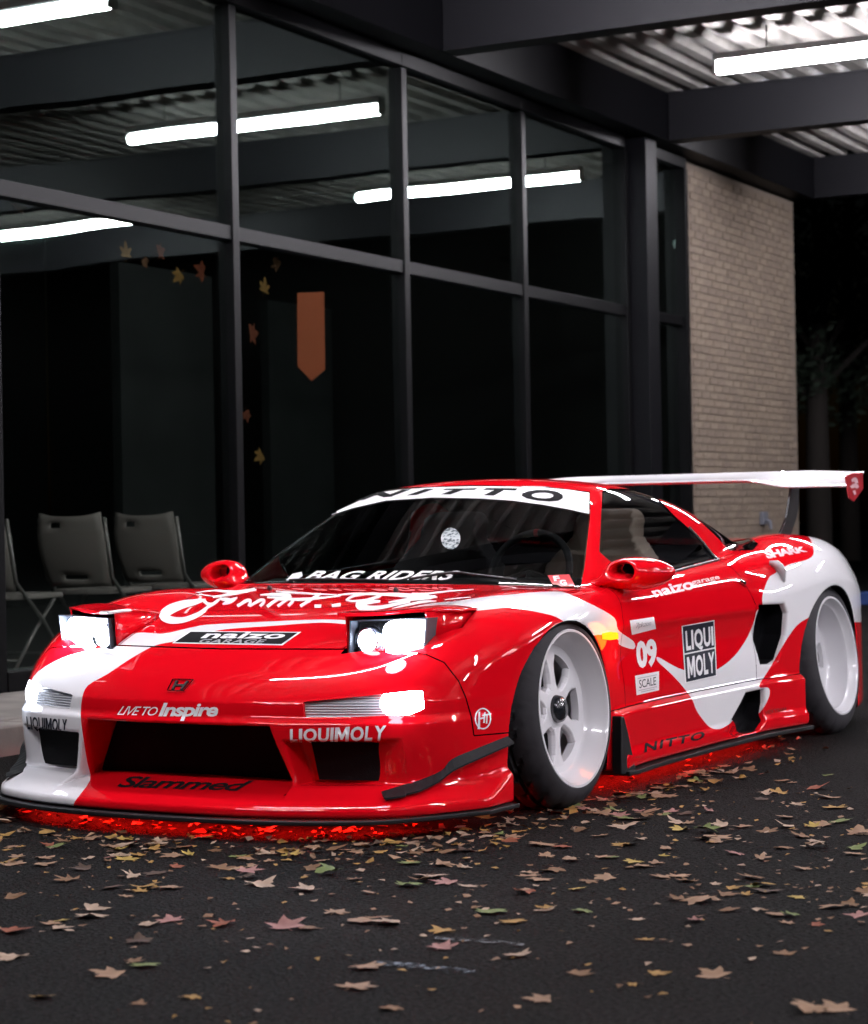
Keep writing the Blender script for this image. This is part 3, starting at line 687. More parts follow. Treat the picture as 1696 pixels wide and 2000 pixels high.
px_patch([[(881 + 19 * math.cos(i * math.pi / 10), 1053 + 21 * math.sin(i * math.pi / 10)) for i in range(20)]], pmat('round_sticker', (0.42, 0.46, 0.47), 0.4, noise=(60, (0.03, 0.05, 0.06), 0.45, 0.52)), wscreen, 0.003, 'round_sticker', (8, 8), VW)

# ---------------------------------------------------------------- wheels
M_WHEEL = pmat('white_wheel', (0.78, 0.77, 0.80), 0.28, coat=0.8)
M_TYRE = pmat('tyre_rubber', (0.030, 0.028, 0.032), 0.75, spec=0.2, bump=(300, 0.25, 0.001))
def tyre_mesh(rt, rl, w, n=216):
    prof = [(rl - 0.004, -0.012), (rl + 0.006, 0.002), (rl + 0.018, 0.001), (rt - 0.036, -0.010), (rt - 0.020, -0.021), (rt - 0.009, -0.035), (rt - 0.003, -0.052)]
    m = 14; k0 = len(prof)
    tr = [(rt - 0.0015 * (2 * i / m - 1) ** 2, -0.060 - (w - 0.12) * i / m) for i in range(m + 1)]
    prof += tr + [(rt - 0.009, -w + 0.035), (rt - 0.030, -w + 0.012), (rl + 0.006, -w)]
    bm = bm_new(); rings = add_lathe(bm, prof, n)
    for j, (r, y) in enumerate(prof):
        if not (k0 - 3 <= j <= k0 + m): continue
        i = j - k0
        for k in range(n):
            g = 0.0
            if i in (3, 10): g = 0.010
            ph = (k + (i if i <= 7 else m - i) * 1.5) % 10
            if ph < 2.0 and i not in (6, 7, 8): g = 0.009 if i >= 0 else 0.006
            if g:
                v = rings[j][k]; s = (r - g) / r; v.co.x *= s; v.co.z *= s
    return bm
def make_wheel(loc, camber, rl, rt, depth, tw, side):
    """side +1 driver's side; lip plane at y = 0, inboard is -y."""
    M = Matrix.Translation(loc) @ Matrix.Rotation(camber * side, 4, 'X')
    if side < 0: M = M @ Matrix.Rotation(math.pi, 4, 'Z')
    bm = bm_new()
    add_lathe(bm, [(rl, -0.010), (rl + 0.004, -0.003), (rl + 0.002, 0.002), (rl - 0.006, 0.002), (rl - 0.012, -0.006), (rl - 0.016, -0.022), (rl - 0.030, -0.034), (rl - 0.036, -depth + 0.012), (rl - 0.046, -depth), (rl - 0.075, -depth - 0.004),
                   (rl - 0.078, -depth - 0.03), (rl - 0.03, -depth - 0.05), (rl - 0.02, -tw + 0.02), (rl, -tw + 0.005)], 96)
    w = bm_obj('wheel', bm, M_WHEEL, CAR, True, recalc=True); w.matrix_world = M
    md = w.modifiers.new('es', 'EDGE_SPLIT'); md.split_angle = R_(40)
    t = bm_obj('tyre', tyre_mesh(rt, rl, tw), M_TYRE, w, True); t.modifiers.new('es', 'EDGE_SPLIT').split_angle = R_(35)
    hubm = bm_new(); yd = -depth
    add_lathe(hubm, [(0.0005, yd + 0.006), (0.052, yd + 0.006), (0.070, yd + 0.002), (0.078, yd - 0.006), (0.078, yd - 0.035), (0.0005, yd - 0.035)], 48)
    h = bm_obj('hub', hubm, M_WHEEL, w, True); h.modifiers.new('es', 'EDGE_SPLIT').split_angle = R_(30)
    cb = bm_new(); add_lathe(cb, [(0.0005, yd + 0.036), (0.030, yd + 0.033), (0.042, yd + 0.024), (0.047, yd + 0.008), (0.047, yd)], 32)
    bm_obj('hub_cap', cb, pmat('hub_cap_black', (0.012, 0.014, 0.018), 0.2, coat=0.5) if 'hub_cap_black' not in bpy.data.materials else bpy.data.materials['hub_cap_black'], w, True)
    ro = rl - 0.072
    for k in range(6):
        sp = bm_new(); A = Matrix.Rotation(-(k * math.pi / 3 + 0.52), 4, 'Y')
        sec = [(0.060, 0.034, 0.004), (0.085, 0.026, 0.002), (0.12, 0.0245, 0.0), (0.15, 0.029, -0.002), (ro - 0.006, 0.046, -0.003), (ro + 0.012, 0.062, -0.003)]
        rows = []
        for r, hw, dy in sec:
            ring = []
            for z, y in ((-hw, -0.012), (-hw + 0.008, 0.0), (hw - 0.008, 0.0), (hw, -0.012), (hw, -0.026), (-hw, -0.026)):
                ring.append(sp.verts.new(A @ Vector((r, yd + dy + y, z))))
            rows.append(ring)
        for a, b in zip(rows[:-1], rows[1:]):
            for i in range(6): sp.faces.new((a[i], a[(i + 1) % 6], b[(i + 1) % 6], b[i]))
        sp.faces.new(rows[0][::-1]); sp.faces.new(rows[-1])
        bm_obj('spoke', sp, M_WHEEL, w, False, 0.003)
    db = bm_new(); add_lathe(db, [(0.0005, yd - 0.07), (0.165, yd - 0.07), (0.165, yd - 0.09), (0.0005, yd - 0.09)], 48)
    bm_obj('brake_disc', db, bpy.data.materials.get('brake_disc') or pmat('brake_disc', (0.006, 0.006, 0.007), 0.6, spec=0.1), w, False)
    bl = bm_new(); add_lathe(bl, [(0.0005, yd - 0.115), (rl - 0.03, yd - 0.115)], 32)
    bm_obj('void_backing', bl, M_SEAM, w, False)  # dark sheet standing in for the unlit void behind the spokes
    return w
for s in (1, -1):
    make_wheel((0.0, 0.958 * s, 0.326), R_(4.0), 0.258, 0.330, 0.072, 0.245, s)
    make_wheel((-WB, 0.985 * s, 0.334), R_(6.5), 0.254, 0.338, 0.125, 0.285, s)
# valve stem on the rear wheel
# ---------------------------------------------------------------- splitter, skirts' lips, canards
def outline_plate(name, pts, z0, z1, mat, parent):
    bm = bm_new(); add_prism(bm, pts, 2, z0, z1); return bm_obj(name, bm, mat, parent, False, 0.003)
ys = np.linspace(-0.905, 0.905, 41)
out_ = [(float(lip_x(abs(y))) + 0.034, float(y)) for y in ys]
out_ = [(0.40, -0.957)] + [(0.58, -0.948)] + out_ + [(0.58, 0.948), (0.40, 0.957)]
inn_ = [(x - 0.11 - (0.0 if abs(y) < 0.7 else 0.02), y * 0.90) for x, y in out_][::-1]
inn_[0] = (0.40, 0.84); inn_[-1] = (0.40, -0.84)
outline_plate('front_splitter', out_ + inn_, 0.050, 0.0635, M_CARB, CAR)
for s in (1, -1):
    xs_ = np.linspace(-0.40, -2.13, 24)
    o_ = [(float(x), s * (float(side_y(np.array(x), np.array(0.09))) + 0.022)) for x in xs_]; i_ = [(x, y - s * 0.11) for x, y in o_][::-1]
    outline_plate('skirt_lip', o_ + i_, 0.056, 0.0725, M_CARB, CAR)
    fb = bm_new(); add_prism(fb, [(-0.362, 0.064), (-0.485, 0.064), (-0.425, 0.20), (-0.395, 0.262), (-0.367, 0.266)], 1, 0.92 if s > 0 else -0.956, 0.956 if s > 0 else -0.92)
    bm_obj('skirt_fin', fb, M_CARB, CAR, False, 0.004)
    # canard: a long blade that twists along the bumper's corner
    top = [(745, 1549), (800, 1532), (862, 1505), (884, 1480), (935, 1459), (992, 1437)]; bot = [(752, 1560), (800, 1551), (850, 1527), (880, 1504), (935, 1478), (992, 1452)]
    cb = bm_new(); rows = []
    for i, (t_, b_) in enumerate(zip(smooth_poly(top, 4, False), smooth_poly(bot, 4, False))):
        pt, nt_ = hit(*t_, 0.0); pb, nb_ = hit(*b_, 0.0)
        if pt is None or pb is None: continue
        nn = Vector((nt_.x, nt_.y, 0)).normalized()
        a = pt - nn * 0.006; b = pb + nn * 0.024; b.z = pb.z + 0.001; th = Vector((0, 0, 0.004))
        row = [a + th, b + th, b - th * 0.4, a - th]
        rows.append([cb.verts.new((p.x, p.y * s, p.z)) for p in row])
    for a, b in zip(rows[:-1], rows[1:]):
        for i in range(4): cb.faces.new((a[i], a[(i + 1) % 4], b[(i + 1) % 4], b[i]))
    cb.faces.new(rows[0][::-1]); cb.faces.new(rows[-1])
    bm_obj('canard', cb, M_CARB, CAR, False)
# ---------------------------------------------------------------- grilles in the intakes
gb = bm_new(); add_prism(gb, [(-0.345, 0.326), (0.345, 0.326), (0.43, 0.124), (-0.43, 0.124)], 0, 0.735, 0.748); bm_obj('middle_grille', gb, M_MESH, CAR)
for s in (1, -1):
    gb = bm_new(); po = [(0.448, 0.278), (0.722, 0.280), (0.738, 0.161), (0.462, 0.160)]
    fr_ = [gb.verts.new((float(front_x(np.array(y), np.array(z))) - 0.016 - 0.055 * (1 - float(sst(np.array(y), 0.5, 0.78))), s * y, z)) for y, z in po]; bk_ = [gb.verts.new((v.co.x - 0.02, v.co.y, v.co.z)) for v in fr_]
    gb.faces.new(fr_); gb.faces.new(bk_[::-1])
    for i in range(4): gb.faces.new((fr_[i], fr_[(i + 1) % 4], bk_[(i + 1) % 4], bk_[i]))
    bm_obj('side_grille', gb, M_MESH, CAR)
# ---------------------------------------------------------------- emblem
def emblem():
    p, n = hit(352, 1340, 0.0); z = n; x = Vector((0, 1, 0)); y = z.cross(x).normalized(); x = y.cross(z)
    M = Matrix(((x.x, y.x, z.x, p.x), (x.y, y.y, z.y, p.y), (x.z, y.z, z.z, p.z), (0, 0, 0, 1)))
    bm = bm_new(); hw, hh = 0.040, 0.026
    def bar(a, b, w0, w1):
        d = (Vector(b) - Vector(a)).normalized(); q = Vector((-d.y, d.x)); a, b = Vector(a), Vector(b)
        pts = [a - q * w0, b - q * w1, b + q * w1, a + q * w0]; add_prism(bm, [tuple(v) for v in pts], 2, -0.002, 0.006, M)
    bar((-hw * 0.80, -hh), (-hw, hh), 0.0022, 0.0022); bar((hw * 0.80, -hh), (hw, hh), 0.0022, 0.0022); bar((-hw, hh), (hw, hh), 0.0016, 0.0016); bar((-hw * 0.8, -hh), (hw * 0.8, -hh), 0.0016, 0.0016)
    o = bm_obj('emblem_frame', bm, M_CHROME, hood)
    bm = bm_new()
    bar((-0.017, -hh * 0.75), (-0.021, hh * 0.75), 0.004, 0.0045); bar((0.017, -hh * 0.75), (0.021, hh * 0.75), 0.004, 0.0045); bar((-0.018, 0), (0.018, 0), 0.004, 0.004)
    bm_obj('emblem', bm, M_BLK, bumper)
emblem()
# ---------------------------------------------------------------- pop-up headlights
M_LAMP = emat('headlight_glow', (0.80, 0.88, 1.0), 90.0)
M_LAMP2 = emat('projector_glow', (0.80, 0.88, 1.0), 14.0)
M_REFL = pmat('lamp_reflector', (0.75, 0.78, 0.82), 0.12, metal=1.0)
def top_z(x, y):
    r = BVH.ray_cast(Vector((x, y, 1.0 if x > -0.3 else 2.0)), Vector((0, 0, -1))); return r[0].z
HINGE_X = 0.30
def raise_pt(x, y, z, ang=R_(20.5)):
    hz = top_z(HINGE_X, abs(y)); dx, dz = x - HINGE_X, z - hz; c, s_ = math.cos(ang), math.sin(ang)
    return Vector((HINGE_X + c * dx - s_ * dz, y, hz + s_ * dx + c * dz))
lid_halves = halves(LIDS)
for s, L in zip((1, -1), lid_halves):
    pod = None
    # lid: the panel itself, swung up about its rear edge
    ang = R_(20.5); c, s_ = math.cos(ang), math.sin(ang); hz = 0.642
    dx, dz = L.P[:, 0] - HINGE_X, L.P[:, 2] - hz
    L.P = np.stack([HINGE_X + c * dx - s_ * dz, L.P[:, 1], hz + s_ * dx + c * dz + 0.004], 1)
    L.N = np.stack([c * L.N[:, 0] - s_ * L.N[:, 2], L.N[:, 1], s_ * L.N[:, 0] + c * L.N[:, 2]], 1)
    # housing
    hb = bm_new()
    fr = [at_axis(683, 1212, 0, 0.622), at_axis(834, 1207, 0, 0.575), at_axis(829, 1285, 0, 0.570), at_axis(681, 1285, 0, 0.618)]
    fr = [Vector((p[0], p[1] * s, p[2])) for p in fr]
    bk = [Vector((0.36, p.y, min(p.z, 0.655) + (0.02 if i in (2, 3) else -0.004))) for i, p in enumerate(fr)]
    cen = sum(fr, Vector()) / 4
    fi = [p.lerp(cen, 0.04) for p in fr]; fi_in = [Vector((p.x - 0.040, p.y, p.z)).lerp(Vector((cen.x - 0.040, cen.y, cen.z)), 0.05) for p in fr]
    A_, B_, C2, D_ = ([hb.verts.new(p) for p in q] for q in (fr, bk, fi, fi_in))
    for i in range(4):
        j = (i + 1) % 4
        hb.faces.new((A_[i], A_[j], B_[j], B_[i])); hb.faces.new((A_[j], A_[i], C2[i], C2[j])); hb.faces.new((C2[j], C2[i], D_[i], D_[j]))
    hb.faces.new(B_); hb.faces.new(D_)
    pod = bm_obj('headlight', hb, pmat('lamp_housing', (0.10, 0.11, 0.13), 0.35, metal=0.3), CAR)
    lid = L.obj('headlight_lid', MATS3, pod); sm = lid.modifiers.new('s', 'SOLIDIFY'); sm.thickness = 0.010; sm.offset = -1
    # round projector and main lamp
    def disc(name, px, py, r, back, mat, ringmat=None):
        p = at_axis(px, py, 0, 0.60 - back); P = Vector((p[0], p[1] * s, p[2]))
        b = bm_new(); add_lathe(b, [(0.0005, 0.010), (r * 0.6, 0.008), (r, 0.0), (r, -0.02)], 32, Matrix.Translation(P) @ Matrix.Rotation(R_(-90), 4, 'Z')); bm_obj(name, b, mat, pod, True)
        if ringmat:
            b = bm_new(); add_lathe(b, [(r, 0.0), (r * 1.22, 0.014), (r * 1.3, 0.0), (r * 1.3, -0.03)], 32, Matrix.Translation(P) @ Matrix.Rotation(R_(-90), 4, 'Z')); bm_obj('bezel', b, ringmat, pod, True)
    disc('projector_lens', 719, 1251, 0.033, 0.012, M_LAMP2, M_REFL)
    # main lamp: glowing plate spread wide to stand in for its glare
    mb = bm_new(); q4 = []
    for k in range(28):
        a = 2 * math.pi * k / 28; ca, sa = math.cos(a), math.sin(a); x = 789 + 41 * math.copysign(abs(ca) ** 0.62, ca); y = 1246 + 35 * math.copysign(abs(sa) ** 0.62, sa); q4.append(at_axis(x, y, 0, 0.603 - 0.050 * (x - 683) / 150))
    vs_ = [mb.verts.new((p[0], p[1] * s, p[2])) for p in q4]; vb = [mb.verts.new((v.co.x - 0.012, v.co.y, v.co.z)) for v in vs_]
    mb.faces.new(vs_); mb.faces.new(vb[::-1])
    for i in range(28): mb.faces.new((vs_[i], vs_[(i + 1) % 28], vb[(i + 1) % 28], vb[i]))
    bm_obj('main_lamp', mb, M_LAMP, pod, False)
    ld = bpy.data.lights.new('headlight_beam', 'SPOT'); ld.energy = 45; ld.color = (0.72, 0.82, 1.0); ld.spot_size = R_(75); ld.spot_blend = 1.0; ld.shadow_soft_size = 0.05
    lo_ = bpy.data.objects.new('headlight_beam', ld); COL.objects.link(lo_); lo_.parent = pod; lo_.location = (0.66, s * 0.64, 0.60); lo_.rotation_euler = (R_(80), 0, R_(-90))
    ld = bpy.data.lights.new('headlight_spill', 'POINT'); ld.energy = 2.6; ld.color = (0.75, 0.84, 1.0); ld.shadow_soft_size = 0.04  # added point lamp, imitates the headlight's bloom on nearby bodywork
    lo_ = bpy.data.objects.new('headlight_spill', ld); COL.objects.link(lo_); lo_.parent = pod; lo_.location = (0.665, s * 0.655, 0.60)
    rb = bm_new(); q4 = [p.lerp(cen, 0.10) for p in fr]; vs_ = [rb.verts.new(Vector((p.x - 0.036, p.y, p.z))) for p in q4]; rb.faces.new(vs_); bm_obj('reflector', rb, M_REFL, pod)
    lb = bm_new(); vs_ = [lb.verts.new(p + Vector((0.002, 0, 0))) for p in fi]; v2 = [lb.verts.new(p + Vector((-0.003, 0, 0))) for p in fi]
    lb.faces.new(vs_); lb.faces.new(v2[::-1])
    for i in range(4): lb.faces.new((vs_[i], vs_[(i + 1) % 4], v2[(i + 1) % 4], v2[i]))
    bm_obj('lens', lb, M_LENS, pod)
    # skirt of the lid: outer cheek red, inner cheek dark
    for nm, ids, mt in (('outer_cheek', [(0.525, 0.708), (0.44, 0.768), (0.31, 0.755)], M_RED), ('inner_cheek', [(0.60, 0.462), (0.42, 0.470), (0.31, 0.505)], M_RED)):
        wb = bm_new(); rows = []
        for x, y in smooth_poly(ids, 4, False):
            z0 = top_z(x, y); p1 = raise_pt(x, y, z0); hz_ = p1.z - 0.006
            rows.append([wb.verts.new((x, y * s, z0 - 0.04)), wb.verts.new((p1.x, y * s, max(hz_, z0 - 0.03)))])
        for a, b in zip(rows[:-1], rows[1:]): wb.faces.new((a[0], b[0], b[1], a[1]))
        o = bm_obj(nm, wb, mt, pod, True); sm = o.modifiers.new('s', 'SOLIDIFY'); sm.thickness = 0.005
# ---------------------------------------------------------------- lamps in the bumper
def fog_lens_mat():
    m = pmat('ribbed_lens', (0.55, 0.57, 0.62), 0.15, spec=0.6); nt = m.node_tree; b = nt.nodes['Principled BSDF']
    tc = nt.nodes.new('ShaderNodeTexCoord'); wv = nt.nodes.new('ShaderNodeTexWave'); wv.bands_direction = 'Z'; wv.inputs['Scale'].default_value = 38
    bp = nt.nodes.new('ShaderNodeBump'); bp.inputs['Distance'].default_value = 0.004
    nt.links.new(tc.outputs['Object'], wv.inputs[0]); nt.links.new(wv.outputs['Fac'], bp.inputs['Height']); nt.links.new(bp.outputs[0], b.inputs['Normal'])
    r = nt.nodes.new('ShaderNodeValToRGB'); r.color_ramp.elements[0].color = (0.25, 0.26, 0.30, 1); r.color_ramp.elements[1].color = (0.75, 0.76, 0.80, 1)
    nt.links.new(wv.outputs['Fac'], r.inputs[0]); nt.links.new(r.outputs[0], b.inputs['Base Color'])
    return m
M_FOG = fog_lens_mat(); M_FOGL = emat('fog_lamp_glow', (0.78, 0.86, 1.0), 50.0)
def boundary_wall(S, depth, dirv, name, mat, parent):
    e = np.concatenate([S.T[:, [0, 1]], S.T[:, [1, 2]], S.T[:, [2, 0]]]); es = np.sort(e, 1); u, idx, cnt = np.unique(es, axis=0, return_index=True, return_counts=True); b = e[idx[cnt == 1]]
    ids, inv = np.unique(b, return_inverse=True); inv = inv.reshape(-1, 2); n = len(ids); A = S.P[ids]; B = A + np.asarray(dirv) * depth
    F = np.stack([inv[:, 0], inv[:, 1], inv[:, 1] + n, inv[:, 0] + n], 1)
    return link(name, mesh_np(name, np.concatenate([A, B]), F, None, False), parent, [mat])
for s, L in zip((1, -1), halves(FOGS)):
    L = L.keep_big(0.5)
    boundary_wall(L, 0.03, (-0.95, -0.25 * s, 0), 'lamp_recess', M_RED if s > 0 else M_WHITE, bumper)
    L.P = L.P + np.array([-0.016, -0.004 * s, 0]); q = topx(L.P * np.array([1, s, 1]))
    L = L.keep_big(0.5); q = topx(L.P * np.array([1, s, 1])); lit, dark = L.split(np.sqrt(((q[:, 0] - 800) / 58) ** 2 + ((q[:, 1] - 1373) / 34) ** 2) - 1); lit = lit.keep_big(0.5); lit.M[:] = 0; dark.M[:] = 0
    o = dark.obj('fog_lamp', [M_FOG], CAR); lit.obj('lit_lens', [M_FOGL], o)
    ld = bpy.data.lights.new('fog_spill', 'POINT'); ld.energy = 0.7; ld.color = (0.75, 0.84, 1.0); ld.shadow_soft_size = 0.03; c_ = lit.P.mean(0)
    lo_ = bpy.data.objects.new('fog_spill', ld); COL.objects.link(lo_); lo_.parent = o; lo_.location = (c_[0] + 0.06, c_[1] + 0.02 * s, c_[2])
# amber side marker
for s in (1, -1):
    b = bm_new(); poly_ = [(1176, 1237), (1190, 1234), (1205, 1235), (1206, 1248), (1190, 1250), (1177, 1248)]; fs, bs_ = [], []
    for x, y in poly_:
        p, n = hit(x, y, 0.0); fs.append(b.verts.new(((p + n * 0.006).x, (p + n * 0.006).y * s, (p + n * 0.006).z))); bs_.append(b.verts.new(((p - n * 0.01).x, (p - n * 0.01).y * s, (p - n * 0.01).z)))
    b.faces.new(fs); b.faces.new(bs_[::-1])
    for i in range(6): b.faces.new((fs[i], fs[(i + 1) % 6], bs_[(i + 1) % 6], bs_[i]))
    bm_obj('side_marker', b, emat('amber_glow', (1.0, 0.20, 0.005), 4.5), CAR, False, 0.003)
    c_ = hit(1195, 1240, 0.07)[0]; ld = bpy.data.lights.new('marker_spill', 'POINT'); ld.energy = 1.3; ld.color = (1.0, 0.16, 0.01); ld.shadow_soft_size = 0.06
    lo_ = bpy.data.objects.new('marker_spill', ld); COL.objects.link(lo_); lo_.parent = CAR; lo_.location = (c_.x, c_.y * s, c_.z)
# ---------------------------------------------------------------- door mirrors
def mirror_sdf(x, y, z):
    ay = np.abs(y); px, py, pz = x + 0.655, ay - 0.905, z - 0.752
    # outboard end pulled back, upper face flatter
    qx = px + 0.30 * py; k = np.sqrt((qx / 0.095) ** 2 + (py / 0.118) ** 2 + (pz / (0.056 + 0.10 * np.maximum(-pz, 0) - 0.05 * py)) ** 2 + 1e-9); d = (k - 1) * 0.055
    hole = (np.sqrt(((py + 0.034) / 0.046) ** 2 + ((pz - 0.004) / 0.032) ** 2 + 1e-9) - 1) * 0.032; hole = np.maximum(hole, 0.0 - qx - 0.02)
    d = smax(d, -hole, 0.016)
    # foot to the door
    t = np.clip((ay - 0.755) / 0.10, 0, 1); ft = np.maximum(np.sqrt(((x + 0.60 + 0.03 * t) / 0.055) ** 2 + ((z - (0.708 + 0.02 * t)) / 0.020) ** 2 + 1e-9) - 1, 0 * t) * 0.02
    ft = smax(ft, np.maximum(0.74 - ay, ay - 0.88), 0.01)
    return smin(d, ft, 0.03)
Pm, Nm, Tm = iso_mesh(mirror_sdf, (-0.80, 0.70, 0.64), (-0.50, 1.06, 0.85), 0.006)
MS = Surf(Pm, Nm, Tm)
for s in (1, -1):
    Q = MS if s > 0 else MS.mirror(); mo = Q.obj('door_mirror', [M_RED], CAR)
    b = bm_new(); add_prism(b, [(0.832, 0.728), (0.905, 0.722), (0.915, 0.782), (0.85, 0.786)] if s > 0 else [(-0.832, 0.728), (-0.905, 0.722), (-0.915, 0.782), (-0.85, 0.786)], 0, -0.640, -0.636); bm_obj('mirror_glass', b, pmat('mirror_glass', (0.35, 0.42, 0.44), 0.06, metal=1.0), mo)
# ---------------------------------------------------------------- rear wing
def wing():
    n = 41; st = []
    for i in range(n):
        y = -0.868 + 1.736 * i / (n - 1); e = sst(np.array(abs(y)), 0.36, 0.60); te = 1.150 - 0.012 * float(sst(np.array(abs(y)), 0.6, 0.87)); le = 1.108 - 0.036 * float(e)
        x0, x1 = -3.03 + 0.0 * abs(y), -3.30; ch = []
        m = 10; up, lo_ = [], []
        for k in range(m + 1):
            t = k / m; th = 0.16 * (0.2969 * math.sqrt(t) - 0.126 * t - 0.3516 * t * t + 0.2843 * t ** 3 - 0.1015 * t ** 4) * 5 * 0.27 * 0.5
            zc = le + (te - le) * t - 0.018 * 4 * t * (1 - t) * 0.5; xx = x0 + (x1 - x0) * t
            up.append((xx, y, zc + th * 0.55)); lo_.append((xx, y, zc - th * 1.1 - 0.002))
        st.append(up + lo_[::-1])
    bm = bm_new(); rows = [[bm.verts.new(p) for p in r] for r in st]; L = len(rows[0])
    for a, b in zip(rows[:-1], rows[1:]):
        for i in range(L):
            f = bm.faces.new((a[i], a[(i + 1) % L], b[(i + 1) % L], b[i])); f.material_index = 1 if (i >= 11 or i == L - 1) and i < L - 3 else 0
    bm.faces.new(rows[0][::-1]); bm.faces.new(rows[-1])
    w = bm_obj('rear_wing', bm, M_WHITE, CAR, True); w.data.materials.append(pmat('wing_underside_red', (0.45, 0.03, 0.05), 0.35, coat=0.6)); w.modifiers.new('es', 'EDGE_SPLIT').split_angle = R_(45)
    w['label'] = 'wide white rear wing with red end plates'
    for s in (1, -1):
        pts = [at_axis(x, y, 1, 0.872)[[0, 2]] for x, y in ((1651, 930), (1661, 925), (1684, 921), (1685, 955), (1667, 980), (1658, 972))]
        b = bm_new(); add_prism(b, [tuple(p) for p in pts], 1, *( (0.868, 0.876) if s > 0 else (-0.876, -0.868))); ep = bm_obj('end_plate', b, pmat('end_plate_red', (0.42, 0.012, 0.02), 0.35, coat=0.6), w, False, 0.002)
        if s > 0:
            b = bm_new()
            for q in ([(1664, 940, 2), (1670, 936, 4), (1674, 944, 3)], [(1662, 952, 3), (1671, 948, 4), (1676, 953, 3)], [(1668, 958, 3), (1671, 966, 2)]):
                for pol in stroke(q): b.faces.new([b.verts.new(tuple(at_axis(x, y, 1, 0.8775))) for x, y in pol])
            bm_obj('logo', b, M_VPINK, ep)
        b = bm_new(); po = [(-3.10, 1.085), (-3.20, 1.105), (-3.17, 0.95), (-3.02, 0.80), (-2.86, 0.80), (-3.02, 0.93)]; add_prism(b, po, 1, *((0.576, 0.588) if s > 0 else (-0.588, -0.576)))
        bm_obj('wing_stand', b, M_BLK, CAR, False, 0.002)
wing()
# ---------------------------------------------------------------- rear lamps, deck lip, scoop, wipers, nozzles, handle, window trim
for s in (1, -1):
    b = bm_new(); add_box(b, (-3.375, min(s * 0.30, s * 0.66), 0.60), (-3.30, max(s * 0.30, s * 0.66), 0.70)); bm_obj('tail_lamp', b, pmat('tail_lamp_red', (0.25, 0.01, 0.02), 0.2, coat=1), CAR, False, 0.01)
# wiper arm and blades lying at the foot of the windscreen
for a in ([(1010, 1139), (930, 1128), (880, 1124), (800, 1137)], [(760, 1139), (700, 1139), (620, 1137), (560, 1139)]):
    pts = []
    for x, y in smooth_poly(a, 5, False):
        r = VW.ray_cast(Vector(CC), Vector(ray(x, y)))
        if r[0] is not None: pts.append(r[0] + r[1] * (0.012 if r[1].x > 0 else -0.012))
    if len(pts) > 3:
        b = bm_new(); add_tube(b, pts, 0.005, 6); bm_obj('wiper', b, M_BLK, CAR, True)
for x, y in ((527, 1152), (774, 1156)):
    p, n = hit(x, y, 0.0); b = bm_new(); add_tube(b, [p - Vector((0, 0, 0.01)), p + Vector((0, 0, 0.008)), p + Vector((0.006, 0, 0.014))], [0.012, 0.010, 0.005], 8); bm_obj('washer_nozzle', b, M_BLK, hood, True)
# scoop lip on the quarter panel, small fin
for s in (1, -1):
    b = bm_new(); rows = []
    for x, y, h in ((1505, 1103, 0.012), (1512, 1108, 0.035), (1519, 1116, 0.042), (1527, 1126, 0.036), (1535, 1138, 0.010)):
        p, n = hit(x, y, -0.004); q = p + n * h + Vector((0.02, 0, 0.012)); rows.append((p, q))
    vs_ = [[b.verts.new((v.x + dx, v.y * s, v.z)) for v in r for dx in (0.006, -0.006)] for r in rows]
    for a, c2 in zip(vs_[:-1], vs_[1:]):
        for i, j in ((0, 2), (2, 3), (3, 1), (1, 0)): b.faces.new((a[i], a[j], c2[j], c2[i]))
    bm_obj('quarter_scoop', b, pmat('scoop_white', (0.62, 0.61, 0.63), 0.4) if s > 0 else bpy.data.materials['scoop_white'], CAR, True)
    b = bm_new(); p, n = hit(1449, 1140, 0.004); p = Vector((p.x, p.y * s, p.z)); n = Vector((n.x, n.y * s, n.z))
    add_tube(b, [p + Vector((0.03, 0, 0.016)), p + n * 0.008 + Vector((0.0, 0, 0.0)), p + Vector((-0.02, 0, -0.016))], [0.006, 0.009, 0.006], 8); bm_obj('door_handle', b, M_CHROME, doors[0] if s > 0 else doors[1], True)
    # trim along the foot of the side window
    pts = []
    for x, y in ((1200, 1100), (1240, 1126), (1292, 1124), (1350, 1108), (1404, 1094), (1393, 1086), (1374, 1062), (1345, 1030)):
        p, n = hit(x, y, 0.002)
        if p is not None and 0.3 < p.y < 1: pts.append(Vector((p.x, p.y * s, p.z)))
    b = bm_new(); add_tube(b, pts, 0.006, 6); bm_obj('window_trim', b, M_BLK, doors[0] if s > 0 else doors[1], True)
# ---------------------------------------------------------------- cockpit
M_SEAT = pmat('seat_cloth', (0.05, 0.048, 0.05), 0.8); M_SEAT2 = pmat('tan_leather', (0.32, 0.25, 0.19), 0.6)
def seat_sdf(cx, cy):
    def f(x, y, z):
        t = np.clip((z - 0.30) / 0.70, 0, 1); px = x - (cx - 0.02 - 0.26 * t); py = y - cy
        w = 0.25 - 0.02 * t - 0.10 * sst(t, 0.62, 0.85)
        d = np.maximum(np.abs(px) - 0.055 - 0.02 * (np.abs(py) / 0.25) ** 2, np.abs(py) - w); d = smax(d, np.maximum(z - 0.985, 0.30 - z), 0.06)
        return smax(d, -1.0 + 0 * z, 0.02)
    return f
for cy, mt in ((0.36, M_SEAT2), (-0.36, M_SEAT)):
    P1, N1, T1 = iso_mesh(seat_sdf(-1.33, cy), (-1.75, cy - 0.32, 0.28), (-1.1, cy + 0.32, 1.02), 0.02); Surf(P1, N1, T1).obj('seat', [mt], CAR)
b = bm_new(); M = Matrix.Translation((-0.86, 0.36, 0.745)) @ Matrix.Rotation(R_(-24), 4, 'Y')
add_tube(b, [M @ Vector((0, 0.165 * math.cos(a), 0.165 * math.sin(a))) for a in np.linspace(0, 2 * math.pi, 41)], 0.014, 10, False); sw = bm_obj('steering_wheel', b, pmat('suede_black', (0.03, 0.03, 0.032), 0.6), CAR, True)
